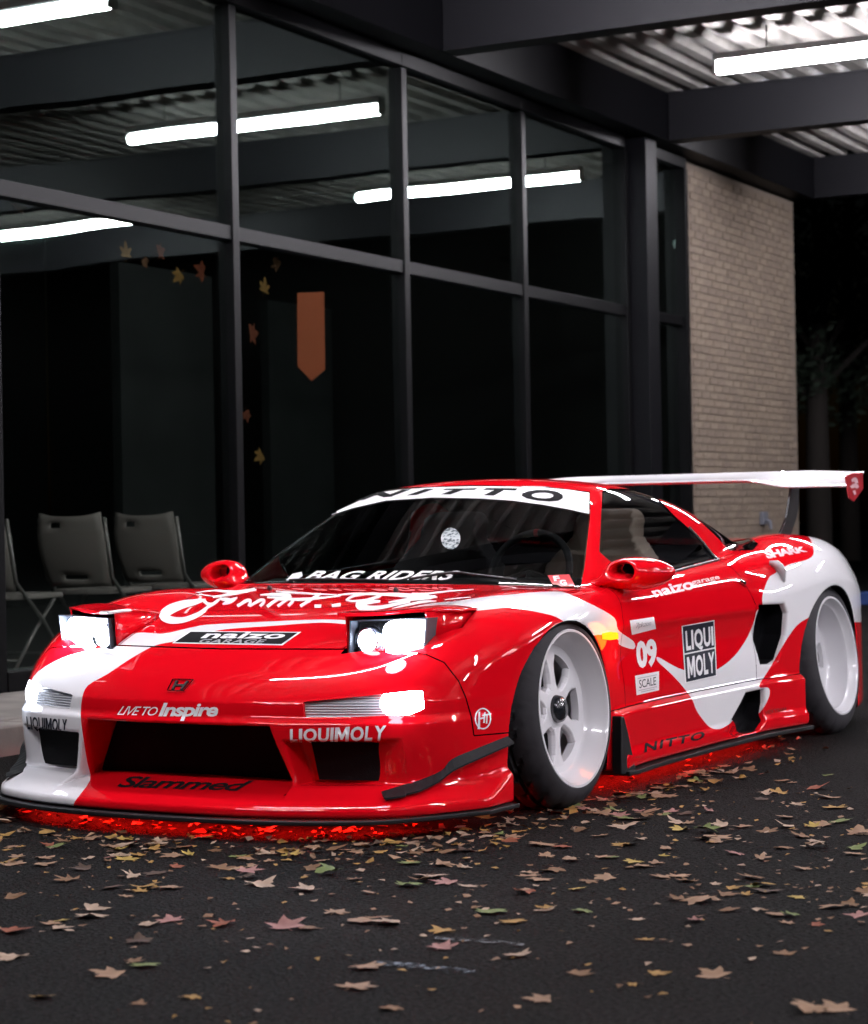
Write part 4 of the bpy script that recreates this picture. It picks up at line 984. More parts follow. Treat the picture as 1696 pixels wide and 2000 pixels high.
b = bm_new()
for a in (-0.3, math.pi + 0.3, -math.pi / 2): add_tube(b, [M @ Vector((0, 0, 0)), M @ Vector((0, 0.16 * math.cos(a), 0.16 * math.sin(a)))], 0.014, 6)
bm_obj('wheel_spokes', b, M_BLK, sw); b = bm_new(); add_tube(b, [M @ Vector((0, 0.165 * math.cos(a), 0.165 * math.sin(a))) for a in (1.52, 1.57, 1.62)], 0.0155, 10); bm_obj('centre_mark', b, M_VRED, sw)
b = bm_new(); add_prism(b, [(-0.46, 0.60), (-0.46, 0.705), (-0.62, 0.735), (-0.80, 0.73), (-0.84, 0.66), (-0.80, 0.60)], 1, -0.66, 0.66); bm_obj('dashboard', b, pmat('dash', (0.012, 0.012, 0.013), 0.7), CAR, False, 0.02)
# ---------------------------------------------------------------- light strips under the car
M_UG = emat('red_strip', (1.0, 0.012, 0.008), 260.0)
b = bm_new(); ptsu = [(float(lip_x(abs(y))) - 0.135, float(y) * 0.93, 0.087) for y in np.linspace(-0.80, 0.80, 25)]; add_tube(b, ptsu, 0.006, 6); bm_obj('underglow_strip', b, M_UG, CAR, True)
for s in (1, -1):
    b = bm_new(); add_tube(b, [(-0.45, s * 0.775, 0.086), (-2.05, s * 0.775, 0.086)], 0.006, 6); bm_obj('underglow_strip', b, M_UG, CAR, True)
# ---------------------------------------------------------------- the place: forecourt, glazed front, canopy
FB = np.array([-1.8284, -3.0763]); FRZ = math.atan2(0.03046276, 0.9995359)   # facade frame: local x runs towards the camera, local y away from the glass
FM = Matrix.Translation((FB[0], FB[1], 0)) @ Matrix.Rotation(FRZ, 4, 'Z')
def put(o, loc=(0, 0, 0)):
    o.matrix_world = FM @ Matrix.Translation(loc); return o
def F2W(a, b, z): return FM @ Vector((-a, b, z))
def px_on(x, y, b):
    """pixel -> facade frame (a, z) on the plane at distance b from the glass."""
    n = FM.to_3x3() @ Vector((0, 1, 0)); p0 = F2W(0, b, 0); d = Vector(ray(x, y)); c = Vector(CC); q = c + d * ((p0 - c).dot(n) / d.dot(n)); l = FM.inverted() @ q
    return -l.x, l.z
# ground
def asphalt():
    m = pmat('asphalt', (0.050, 0.049, 0.048), 0.95, spec=0.03); nt = m.node_tree; b = nt.nodes['Principled BSDF']
    tc = nt.nodes.new('ShaderNodeTexCoord')
    def noise(sc, det, rg=0.6):
        t = nt.nodes.new('ShaderNodeTexNoise'); t.inputs['Scale'].default_value = sc; t.inputs['Detail'].default_value = det; t.inputs['Roughness'].default_value = rg; nt.links.new(tc.outputs['Object'], t.inputs['Vector']); return t
    vo = nt.nodes.new('ShaderNodeTexVoronoi'); vo.inputs['Scale'].default_value = 110; nt.links.new(tc.outputs['Object'], vo.inputs['Vector'])
    n1 = noise(1.1, 8); n2 = noise(75, 5, 0.75)
    r1 = nt.nodes.new('ShaderNodeValToRGB'); r1.color_ramp.elements[0].position = 0.3; r1.color_ramp.elements[1].position = 0.72
    r1.color_ramp.elements[0].color = (0.0075, 0.0075, 0.0075, 1); r1.color_ramp.elements[1].color = (0.0138, 0.0134, 0.013, 1); nt.links.new(n1.outputs['Fac'], r1.inputs[0])
    r2 = nt.nodes.new('ShaderNodeValToRGB'); r2.color_ramp.elements[0].position = 0.36; r2.color_ramp.elements[1].position = 0.68
    r2.color_ramp.elements[0].color = (0.12, 0.12, 0.12, 1); r2.color_ramp.elements[1].color = (2.3, 2.25, 2.2, 1); nt.links.new(n2.outputs['Fac'], r2.inputs[0])
    mx = nt.nodes.new('ShaderNodeMix'); mx.data_type = 'RGBA'; mx.blend_type = 'MULTIPLY'; mx.inputs[0].default_value = 1.0
    nt.links.new(r1.outputs[0], mx.inputs[6]); nt.links.new(r2.outputs[0], mx.inputs[7]); nt.links.new(mx.outputs[2], b.inputs['Base Color'])
    ad = nt.nodes.new('ShaderNodeMath'); ad.operation = 'ADD'; nt.links.new(vo.outputs['Distance'], ad.inputs[0]); nt.links.new(n2.outputs['Fac'], ad.inputs[1])
    bp = nt.nodes.new('ShaderNodeBump'); bp.inputs['Strength'].default_value = 1.0; bp.inputs['Distance'].default_value = 0.010
    nt.links.new(ad.outputs[0], bp.inputs['Height']); nt.links.new(bp.outputs[0], b.inputs['Normal'])
    return m
b = bm_new(); vs_ = [b.verts.new(p) for p in ((-150, -150, 0), (150, -150, 0), (150, 150, 0), (-150, 150, 0))]; b.faces.new(vs_)
tag(bm_obj('ground', b, asphalt()), kind='structure')
M_CONC = pmat('concrete', (0.20, 0.185, 0.165), 0.85, noise=(3.0, (0.11, 0.10, 0.09), 0.35, 0.65), bump=(60, 0.3, 0.004))
b = bm_new(); add_box(b, (-9.2, 0.02, -0.05), (12, 0.96, 0.135)); walk = put(tag(bm_obj('pavement', b, M_CONC, None, False, 0.01), kind='structure'))
# kerb stones along the pavement
kb = bm_new(); add_box(kb, (0.006, 0.965, -0.05), (1.194, 1.115, 0.128)); kerb0 = bm_obj('kerb_stone', kb, M_CONC, walk, False, 0.012); kerb0.location = (-8.4, 0, 0)
for i in range(1, 14):
    o = kerb0.copy(); COL.objects.link(o); o.parent = walk; o.location = (-8.4 + 1.2 * i, 0, 0)
# ---- glazed front
M_FRAME = pmat('dark_bronze_frame', (0.0028, 0.0028, 0.0032), 0.42, spec=0.08)
M_PANE = glass_mat('window_glass', (0.80, 0.82, 0.80), 2.5, 0.0, warp=(0.55, 0.10, 0.05), refl=(0.84, 1.0, 0.95))
front = empty('glazed_front', tuple(F2W(0, 0, 0)), FRZ, 'tall dark framed glass shopfront reflecting strip lights, behind the car', 'shopfront')
def fbox(name, lo, hi, mat, parent, bevel=0.0):
    """box in the facade frame: lo/hi are (a, b, z)."""
    b = bm_new(); add_box(b, (-hi[0], lo[1], lo[2]), (-lo[0], hi[1], hi[2])); return bm_obj(name, b, mat, parent, False, bevel)
MUL = [-4.10, -2.05, -0.08, 2.09, 4.17, 6.02, 8.0]
TZ, HZ = 2.64, 3.98
for a in MUL: fbox('mullion', (a - 0.035, -0.06, 0.14), (a + 0.035, 0.055, HZ - 0.01), M_FRAME, front, 0.004)
for a0, a1 in zip(MUL[:-1], MUL[1:]):
    fbox('transom', (a0 + 0.036, -0.05, TZ - 0.045), (a1 - 0.036, 0.045, TZ + 0.04), M_FRAME, front, 0.004)
    fbox('head_rail', (a0 - 0.034, -0.05, HZ), (a1 - 0.036, 0.060, HZ + 0.095), M_FRAME, front, 0.004)
    fbox('sill_rail', (a0 + 0.036, -0.05, 0.137), (a1 - 0.036, 0.060, 0.235), M_FRAME, front, 0.004)
    fbox('pane', (a0 + 0.034, -0.004, 0.234), (a1 - 0.034, 0.004, TZ - 0.044), M_PANE, front)
    fbox('pane', (a0 + 0.034, -0.004, TZ + 0.039), (a1 - 0.034, 0.004, HZ + 0.002), M_PANE, front)
# corner post and the narrow window beside the brick pier
M_STEEL = pmat('black_steel', (0.003, 0.003, 0.004), 0.5, spec=0.1)
post = put(tag(fbox('steel_post', (8.06, 0.0, 0.137), (8.30, 0.20, 4.075), M_STEEL, None, 0.004), 'black steel post between the glass front and narrow window', 'post'))
nwin = empty('narrow_window', tuple(F2W(8.3, 0, 0)), FRZ, 'narrow dark window between the steel post and brick wall', 'window')
def nb(name, lo, hi, mat, bev=0.003): return fbox(name, (lo[0] - 8.3, lo[1], lo[2]), (hi[0] - 8.3, hi[1], hi[2]), mat, nwin, bev)
nb('jamb', (8.31, -0.05, 0.14), (8.38, 0.10, HZ - 0.005), M_FRAME); nb('jamb', (9.20, -0.05, 0.14), (9.27, 0.10, HZ - 0.005), M_FRAME)
nb('head_rail', (8.31, -0.05, HZ), (9.27, 0.09, HZ + 0.09), M_FRAME); nb('transom', (8.385, -0.05, TZ - 0.04), (9.195, 0.06, TZ + 0.04), M_FRAME)
nb('pane', (8.383, -0.004, 0.16), (9.197, 0.004, TZ - 0.041), M_PANE, 0); nb('pane', (8.383, -0.004, TZ + 0.041), (9.197, 0.004, HZ + 0.002), M_PANE, 0)
# ---- brick wall
M_MORT = pmat('mortar', (0.142, 0.113, 0.089), 0.9)
M_BR = [pmat('brick_%d' % i, c, 0.85, noise=(30, tuple(v * 0.72 for v in c), 0.35, 0.65), bump=(80, 0.3, 0.003)) for i, c in enumerate([(0.185, 0.142, 0.104), (0.172, 0.133, 0.10), (0.196, 0.153, 0.113), (0.163, 0.125, 0.094)])]
wall = put(tag(fbox('brick_wall', (0.0, -0.25, 0.0), (2.98, 0.050, 4.06), M_MORT, None), 'pale tan brick end wall beside the dark windows', 'wall'), (-9.34, 0, 0))
BLn, BHt = 0.2032, 0.0677
bb = bm_new(); add_box(bb, (-(BLn - 0.010), 0.045, 0.0), (0, 0.060, BHt - 0.010)); bme = bpy.data.meshes.new('brick'); bmesh.ops.recalc_face_normals(bb, faces=bb.faces); bb.to_mesh(bme); bb.free()
BME = []
for m in M_BR:
    q = bme.copy(); q.materials.append(m); BME.append(q)
cells = []
for r in range(59):
    off = 0.0 if r % 2 == 0 else BLn / 2
    for c in range(15):
        a0 = c * BLn - off
        if a0 < -0.001 or a0 + BLn - 0.01 > 2.98: continue
        cells.append((a0, 0.02 + r * BHt))
vis = sorted([c for c in cells if c[1] > 0.75], key=lambda c: (c[0], c[1]))
near, rest = vis[:300], vis[300:] + [c for c in cells if c[1] <= 0.75]
rnd = random.Random(3)
for a0, z in near:
    o = bpy.data.objects.new('brick', rnd.choice(BME)); COL.objects.link(o); o.parent = wall; o.location = (-a0, rnd.uniform(-0.002, 0.002), z)
rb = bm_new()
for a0, z in rest:
    vs_ = add_box(rb, (-a0 - BLn + 0.010, 0.045, z), (-a0, 0.060 + rnd.uniform(-0.002, 0.002), z + BHt - 0.010)); k = rnd.randrange(4)
    for f in vs_[0].link_faces[:] + vs_[7].link_faces[:]: f.material_index = k
ro = bm_obj('brickwork', rb, M_BR[0], wall); [ro.data.materials.append(m) for m in M_BR[1:]]; ro['kind'] = 'stuff'
# wall fitting on the brick: a hose tap box
a_, z_ = px_on(1488, 1012, 0.06); tb = bm_new(); add_box(tb, (-0.07, 0, -0.06), (0.07, 0.04, 0.06)); add_tube(tb, [(0.0, 0.04, -0.02), (0.0, 0.08, -0.03), (0.0, 0.09, -0.11)], 0.018, 8)
put(tag(bm_obj('outdoor_tap', tb, pmat('tap_grey', (0.10, 0.105, 0.125), 0.5), None, False, 0.008), 'small grey tap fitting low on the tan brick wall', 'tap'), (-a_, 0.062, z_))
# ---- canopy
BE = [-7.9, -3.8, 0.25, 4.42, 8.50, 12.42]           # beams, square to the glass
BZ0, BZ1 = 4.085, 4.49
M_BEAM = pmat('dark_beam', (0.010, 0.010, 0.012), 0.5, spec=0.15, bump=(8, 0.1, 0.01))
CB = 22.0
fas = put(tag(fbox('canopy_beam', (-8.1, 0.0, BZ0), (12.45, 0.26, BZ1), M_STEEL, None, 0.004), 'long dark canopy beam along the head of the glass front', 'beam'))
for i, a in enumerate(BE):
    w = 0.10
    lab = {3: 'dark canopy beam crossing nearest above the car', 4: 'dark canopy beam meeting the black steel post', 5: 'dark edge beam of the canopy above the brick wall'}.get(i, 'dark cross beam of the canopy seen in the glass')
    e = put(empty('canopy_beam', (0, 0, 0), 0, lab, 'beam', 'cross beams of the canopy'), (-a, 0.27, BZ0))
    for nm, lo, hi in (('web', (-0.012, 0.0, 0.016), (0.012, CB, BZ1 - BZ0 - 0.016)), ('bottom_flange', (-w, 0.0, 0.0), (w, CB, 0.016)), ('top_flange', (-w, 0.0, BZ1 - BZ0 - 0.016), (w, CB, BZ1 - BZ0))):
        if nm == 'web': lo, hi = (-0.085, 0.0, 0.0165), (0.085, CB, BZ1 - BZ0 - 0.0165)
        bq = bm_new(); add_box(bq, lo, hi); bm_obj(nm, bq, M_BEAM, e)
outer = put(tag(fbox('canopy_beam', (-8.1, CB + 0.28, BZ0), (12.52, CB + 0.50, BZ1 + 0.1), M_BEAM, None, 0.004), 'long dark outer edge beam of the canopy', 'beam'))
for a in (-3.8, 4.42, 12.42): put(tag(fbox('canopy_post', (a - 0.08, CB + 0.30, 0.0), (a + 0.08, CB + 0.46, BZ0 - 0.002), M_STEEL, None), 'slim black post under the outer canopy edge', 'post', 'posts under the canopy edge'))
M_DECK = pmat('galvanised_deck', (0.36, 0.345, 0.32), 0.6, spec=0.3, noise=(2.5, (0.22, 0.21, 0.195), 0.35, 0.6))
for a0, a1 in zip(BE[:-1], BE[1:]):
    bq = bm_new(); prof = []; p = 0.23; y = 0.262; z0, z1 = BZ1 + 0.004, BZ1 + 0.066
    while y < CB + 0.26:
        prof += [(y, z0), (y + 0.085, z0), (y + 0.115, z1), (y + 0.200, z1)]; y += p
    rows = [[bq.verts.new((-x, yy, zz)) for yy, zz in prof] for x in (a0, a1)]
    for i in range(len(prof) - 1): bq.faces.new((rows[0][i], rows[0][i + 1], rows[1][i + 1], rows[1][i]))
    o = put(tag(bm_obj('deck_panel', bq, M_DECK), {4.42: 'ribbed metal roof deck lit by the long strip light before the steel post', 8.50: 'ribbed metal roof deck between the steel post and canopy end', 0.25: 'ribbed roof deck mirrored in the glass over the car'}.get(a0, 'ribbed metal roof deck of the canopy out over the forecourt'), 'roof deck', 'canopy roof decks')); o.modifiers.new('s', 'SOLIDIFY').thickness = 0.004
bq = bm_new(); add_box(bq, (-12.5, 0.0, BZ1 + 0.11), (8.1, CB + 0.5, BZ1 + 0.2)); put(tag(bm_obj('canopy_roof', bq, M_STEEL), 'flat dark roof on top of the canopy deck', 'roof'))
# strip lights
TUBE = 178.0
M_TUBE = emat('tube_glow', (0.965, 0.93, 1.0), TUBE); M_FIX = pmat('fixture_white', (0.7, 0.7, 0.7), 0.5)
TL = [(6.48, 1.40, 'long white strip light under the ribbed deck before the steel post'), (10.50, 1.45, 'strip light above the brick wall end of the canopy'), (2.50, 1.10, 'strip light mirrored in the upper panes over the car')]
TL += [(a, 1.1, None) for a in (-1.6, -5.7)] + [(a, b_, None) for b_ in (6.7, 12.3, 17.9) for a in (10.5, 6.48, 2.5, -1.6, -5.7)]  # two outermost rows are added to brighten the car's side
for (a, b0, lab) in TL:
    e = put(empty('strip_light', (0, 0, 0), 0, lab or 'white strip light under the canopy out of direct view, lighting the car', 'strip light', 'strip lights of the canopy'), (-a, b0, 4.22))
    b = bm_new(); add_tube(b, [(0, 0.03, 0), (0, 2.47, 0)], 0.046, 10); bm_obj('tube', b, M_TUBE, e, True)
    b = bm_new(); add_box(b, (-0.05, 0.0, 0.048), (0.05, 2.5, 0.10)); bm_obj('fixture_body', b, M_FIX, e, False, 0.004)
    for y in (0.0, 2.475):
        b = bm_new(); add_box(b, (-0.045, y, -0.045), (0.045, y + 0.025, 0.0475)); bm_obj('end_cap', b, M_FIX, e)
    for y in (0.4, 2.1):
        b = bm_new(); add_tube(b, [(0, y, 0.10), (0, y, 0.27)], 0.006, 6); bm_obj('hanger', b, M_STEEL, e)
# ---- the room behind the glass
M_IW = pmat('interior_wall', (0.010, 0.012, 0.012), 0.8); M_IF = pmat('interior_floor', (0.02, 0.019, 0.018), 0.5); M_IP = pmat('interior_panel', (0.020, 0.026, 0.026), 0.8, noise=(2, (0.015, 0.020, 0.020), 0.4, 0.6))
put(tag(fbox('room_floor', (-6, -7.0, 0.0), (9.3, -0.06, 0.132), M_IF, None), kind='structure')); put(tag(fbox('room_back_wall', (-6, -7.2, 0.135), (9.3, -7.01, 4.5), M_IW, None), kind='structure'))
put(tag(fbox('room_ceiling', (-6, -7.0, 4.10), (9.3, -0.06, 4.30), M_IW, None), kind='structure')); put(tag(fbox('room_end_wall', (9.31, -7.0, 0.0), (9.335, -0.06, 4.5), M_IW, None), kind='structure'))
for px0, px1, b_, lab in ((220, 402, -2.6, 'wide pale partition panel standing behind the row of chairs'), (512, 636, -3.2, 'narrow pale partition panel behind the orange banner')):
    a0, _ = px_on(px0, 800, b_); a1, _ = px_on(px1, 800, b_)
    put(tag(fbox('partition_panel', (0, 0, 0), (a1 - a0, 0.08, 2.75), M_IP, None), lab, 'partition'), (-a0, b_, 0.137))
# orange banner
bn = [px_on(x, y, -0.10) for x, y in ((582, 572), (634, 570), (636, 722), (610, 744), (583, 716))]
b = bm_new(); add_prism(b, [(-a, z) for a, z in bn], 1, -0.106, -0.102); put(tag(bm_obj('banner', b, pmat('orange_cloth', (0.42, 0.095, 0.028), 0.8, bump=(40, 0.3, 0.004))), 'plain orange pointed banner hanging inside the glass', 'banner'))
# red lamp on a far wall
a_, z_ = px_on(1178, 636, -2.0); b = bm_new(); add_box(b, (-0.035, -0.02, -0.025), (0.035, 0.02, 0.025)); put(tag(bm_obj('red_lamp', b, emat('small_red_glow', (1, 0.02, 0.03), 1.2), None, False, 0.006), 'tiny lit red lamp inside, seen through the dark glass', 'lamp'), (-a_, -2.0, z_))
# ---- folding chairs
M_CH = pmat('chair_plastic', (0.36, 0.33, 0.31), 0.6, bump=(90, 0.2, 0.002)); M_CHL = pmat('chair_tube', (0.35, 0.34, 0.33), 0.4, metal=0.7)
def chair(lab, grp):
    """faces local +x (away from the camera along the row)."""
    e = empty('folding_chair', (0, 0, 0), 0, lab, 'chair', grp)
    b = bm_new(); rows = []
    for i in range(13):
        t = i / 12; z = 0.47 + 0.40 * t; hw = 0.205 + 0.02 * math.sin(t * 2.4) - 0.012 * max(0, t - 0.8) * 5; xb = -0.23 - 0.10 * t - 0.03 * math.sin(t * 3.0); row = []
        for k in range(11):
            u = -1 + 2 * k / 10; row.append(b.verts.new((xb - 0.030 * (1 - u * u), u * hw, z + (0.022 * abs(u) ** 3 if i == 12 else 0))))
        rows.append(row)
    for i in range(12):
        for k in range(10):
            if i == 10 and k in (6, 7): continue
            if i == 1 and 3 <= k <= 6: continue
            b.faces.new((rows[i][k], rows[i][k + 1], rows[i + 1][k + 1], rows[i + 1][k]))
    o = bm_obj('backrest', b, M_CH, e, True); o.modifiers.new('s', 'SOLIDIFY').thickness = 0.022
    b = bm_new(); add_prism(b, smooth_poly([(-0.22, -0.19), (-0.22, 0.19), (0.16, 0.205), (0.21, 0.15), (0.21, -0.15), (0.16, -0.205)], 3), 2, 0.425, 0.455); bm_obj('seat', b, M_CH, e, False, 0.008)
    for s in (-1, 1):
        b = bm_new(); add_tube(b, [(-0.31, s * 0.222, 0.86), (-0.24, s * 0.222, 0.52), (0.0, s * 0.222, 0.30), (0.23, s * 0.222, 0.012)], 0.011, 8); bm_obj('front_leg', b, M_CHL, e, True)
        b = bm_new(); add_tube(b, [(0.12, s * 0.20, 0.42), (-0.05, s * 0.20, 0.26), (-0.27, s * 0.20, 0.012)], 0.011, 8); bm_obj('rear_leg', b, M_CHL, e, True)
    for x, z, w_ in ((0.14, 0.12, 0.222), (-0.19, 0.10, 0.20)):
        b = bm_new(); add_tube(b, [(x, -w_, z), (x, w_, z)], 0.008, 6); bm_obj('crossbar', b, M_CHL, e, True)
    return e
def copy_tree(o, parent=None):
    c = o.copy(); COL.objects.link(c); c.parent = parent
    for ch in o.children: copy_tree(ch, c)
    return c
ch0 = chair('beige plastic folding chair in the row behind the glass', 'folding chairs behind the glass')
spots = [(-0.60, -0.64, 0.20), (0.05, -0.66, 0.04), (0.87, -0.66, 0.02), (1.68, -0.64, 0.05), (2.42, -0.64, 0.0)]
for i, (a, b_, r) in enumerate(spots):
    o = ch0 if i == 0 else copy_tree(ch0)
    o.matrix_world = FM @ Matrix.Translation((-a, b_, 0.134)) @ Matrix.Rotation(math.pi + r, 4, 'Z')
# ---------------------------------------------------------------- leaves
def leaf_mesh(name, mat, lobes=5, curl=0.25, seed=0, size=1.0):
    rnd = random.Random(seed); out = []
    N = 40
    base = {0: 1.0, 1: 0.86, 2: 0.62}
    dirs = [(90, 1.0), (38, 0.86), (142, 0.86), (-8, 0.60), (188, 0.60)]
    pts = []
    order = [(-62, 0.20), (-28, 0.48), (-10, 0.70), (2, 0.56), (14, 0.48), (26, 0.66), (38, 0.92), (48, 0.70), (60, 0.52), (68, 0.66), (78, 0.78), (90, 1.0), (102, 0.76), (112, 0.66), (120, 0.52), (132, 0.72), (142, 0.90), (154, 0.64), (166, 0.48), (178, 0.56), (190, 0.70), (208, 0.46), (242, 0.20)]
    for a, r in order:
        r *= rnd.uniform(0.86, 1.12); a += rnd.uniform(-4, 4); pts.append((r * math.cos(R_(a)), r * math.sin(R_(a))))
    bm = bm_new(); ax = rnd.uniform(0, math.pi); k1 = curl * rnd.uniform(0.5, 1.3); k2 = curl * rnd.uniform(-0.6, 0.8); ph = rnd.uniform(0, 6)
    def h(x, y):
        u = x * math.cos(ax) + y * math.sin(ax); v = -x * math.sin(ax) + y * math.cos(ax)
        return k1 * u * u + k2 * v * v + 0.06 * math.sin(5 * x + ph) * curl * 3 + 0.05 * curl * math.sin(7 * y + ph)
    c = bm.verts.new((0, 0.05, h(0, 0.05))); ring = []; mid = []
    for x, y in pts:
        mid.append(bm.verts.new((x * 0.5, y * 0.5, h(x * 0.5, y * 0.5)))); ring.append(bm.verts.new((x, y, h(x, y))))
    n = len(pts)
    for i in range(n):
        j = (i + 1) % n
        bm.faces.new((c, mid[i], mid[j])); bm.faces.new((mid[i], ring[i], ring[j], mid[j]))
    # stalk
    s0 = bm.verts.new((-0.012, 0.0, h(0, 0) + 0.002)); s1 = bm.verts.new((0.012, 0.0, h(0, 0) + 0.002)); e0 = bm.verts.new((0.10, -0.62, 0.06 * curl)); e1 = bm.verts.new((0.12, -0.61, 0.06 * curl)); bm.faces.new((s0, s1, e1, e0))
    zmin = min(v.co.z for v in bm.verts)
    for v in bm.verts: v.co.z -= zmin - 0.01; v.co *= size
    bmesh.ops.recalc_face_normals(bm, faces=bm.faces)
    me = bpy.data.meshes.new(name); bm.to_mesh(me); bm.free(); me.materials.append(mat)
    for p in me.polygons: p.use_smooth = True
    return me
LC = [('tan', (0.30, 0.185, 0.115)), ('brown', (0.19, 0.105, 0.055)), ('ochre', (0.34, 0.20, 0.06)), ('pale', (0.40, 0.29, 0.21)), ('rust', (0.24, 0.075, 0.04)), ('green', (0.16, 0.20, 0.07)), ('yellow', (0.42, 0.30, 0.08)), ('dark', (0.08, 0.05, 0.035)), ('pinkish', (0.34, 0.17, 0.15))]
LM = {n: pmat('leaf_' + n, tuple(v * 0.85 for v in c), 0.75, noise=(14, tuple(v * 0.5 for v in c), 0.35, 0.65), spec=0.08) for n, c in LC}
LV = {n: [leaf_mesh('leaf', LM[n], 5, 0.07 + 0.07 * k, 11 * k + len(n), 0.060) for k in range(5)] for n, _ in LC}
rl = random.Random(21)
def colour():
    return rl.choices([n for n, _ in LC], [30, 22, 14, 14, 7, 5, 6, 10, 5])[0]
desc = {'tan': 'tan', 'brown': 'brown', 'ochre': 'ochre', 'pale': 'pale beige', 'rust': 'rust red', 'green': 'dull green', 'yellow': 'yellow', 'dark': 'dark brown', 'pinkish': 'pinkish brown'}
cnt_leaf = [0]
def put_leaf(px, py, size, col=None, label=None, flat=None):
    p = at_axis(px, py, 2, 0.0)
    if p[0] > CC[0] or not np.isfinite(p).all(): return
    x, y = float(p[0]), float(p[1])
    if -3.2 < x < 1.02 and abs(y) < 0.90: z = 0.002
    col = col or colour(); me = rl.choice(LV[col])
    o = bpy.data.objects.new('fallen_leaf', me); COL.objects.link(o); o.location = (x, y, 0.001 + rl.uniform(0, 0.003)); s = size / 0.112
    o.rotation_euler = (rl.uniform(-0.12, 0.12), rl.uniform(-0.12, 0.12), rl.uniform(0, 6.28)); o.scale = (s, s, s * (flat or rl.uniform(0.6, 1.2)))
    tag(o, label or ('%s dry fallen leaf lying on the asphalt' % desc[col]), 'leaf', 'fallen %s leaves' % desc[col]); cnt_leaf[0] += 1
# leaves one can pick out in the photograph: pixel, size, colour
for l in [(960, 1782, 0.11, 'green', 'large dull green leaf lying alone on bare asphalt'), (690, 1932, 0.11, 'tan', 'large tan lobed leaf below the short chalk line'), (1585, 1972, 0.10, 'tan', None), (1640, 1975, 0.10, 'tan', None), (712, 1890, 0.10, 'tan', 'long tan curled leaf touching the blue chalk line'), (225, 1905, 0.11, 'tan', None), (285, 1886, 0.09, 'green', None), (90, 1948, 0.07, 'ochre', None),
          (445, 1808, 0.10, 'rust', None), (560, 1815, 0.12, 'pinkish', None), (180, 1790, 0.11, 'pale', None), (30, 1872, 0.12, 'pale', None), (20, 1822, 0.11, 'rust', None), (110, 1815, 0.08, 'pale', None), (715, 1800, 0.11, 'tan', None), (770, 1805, 0.11, 'pale', None), (655, 1785, 0.08, 'tan', None), (740, 1795, 0.09, 'brown', None),
          (1015, 1870, 0.09, 'pale', None), (860, 1855, 0.09, 'pinkish', None), (1360, 1760, 0.12, 'tan', None), (1330, 1758, 0.08, 'brown', None), (1140, 1780, 0.07, 'green', None), (1070, 1775, 0.07, 'ochre', None), (1625, 1772, 0.09, 'tan', None), (1680, 1790, 0.09, 'pinkish', None), (1260, 1838, 0.06, 'ochre', None), (1535, 1805, 0.05, 'tan', None), (1590, 1808, 0.05, 'rust', None),
          (500, 1730, 0.12, 'pale', None), (480, 1705, 0.10, 'pinkish', None), (605, 1740, 0.10, 'pale', None), (430, 1698, 0.10, 'brown', None), (280, 1738, 0.11, 'ochre', None), (210, 1735, 0.09, 'dark', None), (340, 1735, 0.09, 'tan', None), (80, 1690, 0.10, 'tan', None), (30, 1690, 0.10, 'tan', None), (240, 1652, 0.13, 'pale', None), (215, 1655, 0.11, 'tan', None), (105, 1630, 0.10, 'ochre', None), (110, 1655, 0.09, 'green', None),
          (395, 1634, 0.13, 'pale', 'upright pale leaf standing before the front splitter'), (360, 1655, 0.10, 'brown', None), (345, 1672, 0.10, 'tan', None), (475, 1678, 0.07, 'ochre', None), (275, 1672, 0.07, 'ochre', None), (620, 1657, 0.09, 'tan', None), (680, 1662, 0.10, 'tan', None), (650, 1660, 0.09, 'brown', None), (700, 1650, 0.08, 'tan', None), (770, 1646, 0.08, 'ochre', None), (840, 1712, 0.12, 'pale', None), (800, 1730, 0.10, 'green', None), (860, 1690, 0.11, 'tan', None), (880, 1725, 0.11, 'pinkish', None),
          (1190, 1715, 0.10, 'tan', None), (1150, 1722, 0.07, 'brown', None), (1085, 1700, 0.10, 'brown', None), (1030, 1712, 0.09, 'tan', None), (1060, 1650, 0.12, 'tan', None), (1105, 1655, 0.09, 'rust', None), (1220, 1615, 0.12, 'pale', None), (1230, 1600, 0.11, 'green', None), (1250, 1600, 0.10, 'pale', None), (1270, 1588, 0.10, 'tan', None), (1205, 1595, 0.09, 'pinkish', None), (1375, 1625, 0.11, 'green', None), (1400, 1635, 0.12, 'tan', None), (1385, 1640, 0.10, 'brown', None), (1455, 1617, 0.08, 'tan', None), (1615, 1612, 0.10, 'tan', None), (1635, 1580, 0.11, 'ochre', None), (1620, 1558, 0.11, 'tan', None), (1590, 1540, 0.12, 'rust', None), (1520, 1550, 0.09, 'ochre', None), (1618, 1515, 0.06, 'green', None), (1500, 1625, 0.09, 'brown', None), (1590, 1655, 0.10, 'pale', None), (1665, 1660, 0.08, 'green', None), (1680, 1630, 0.11, 'tan', None), (1570, 1635, 0.09, 'brown', None), (1490, 1552, 0.08, 'pale', None), (1565, 1698, 0.07, 'tan', None), (1250, 1640, 0.06, 'pale', None), (1200, 1677, 0.06, 'green', None), (1285, 1688, 0.06, 'tan', None), (1455, 1750, 0.05, 'ochre', None)]:
    put_leaf(l[0], l[1], l[2], l[3], l[4])
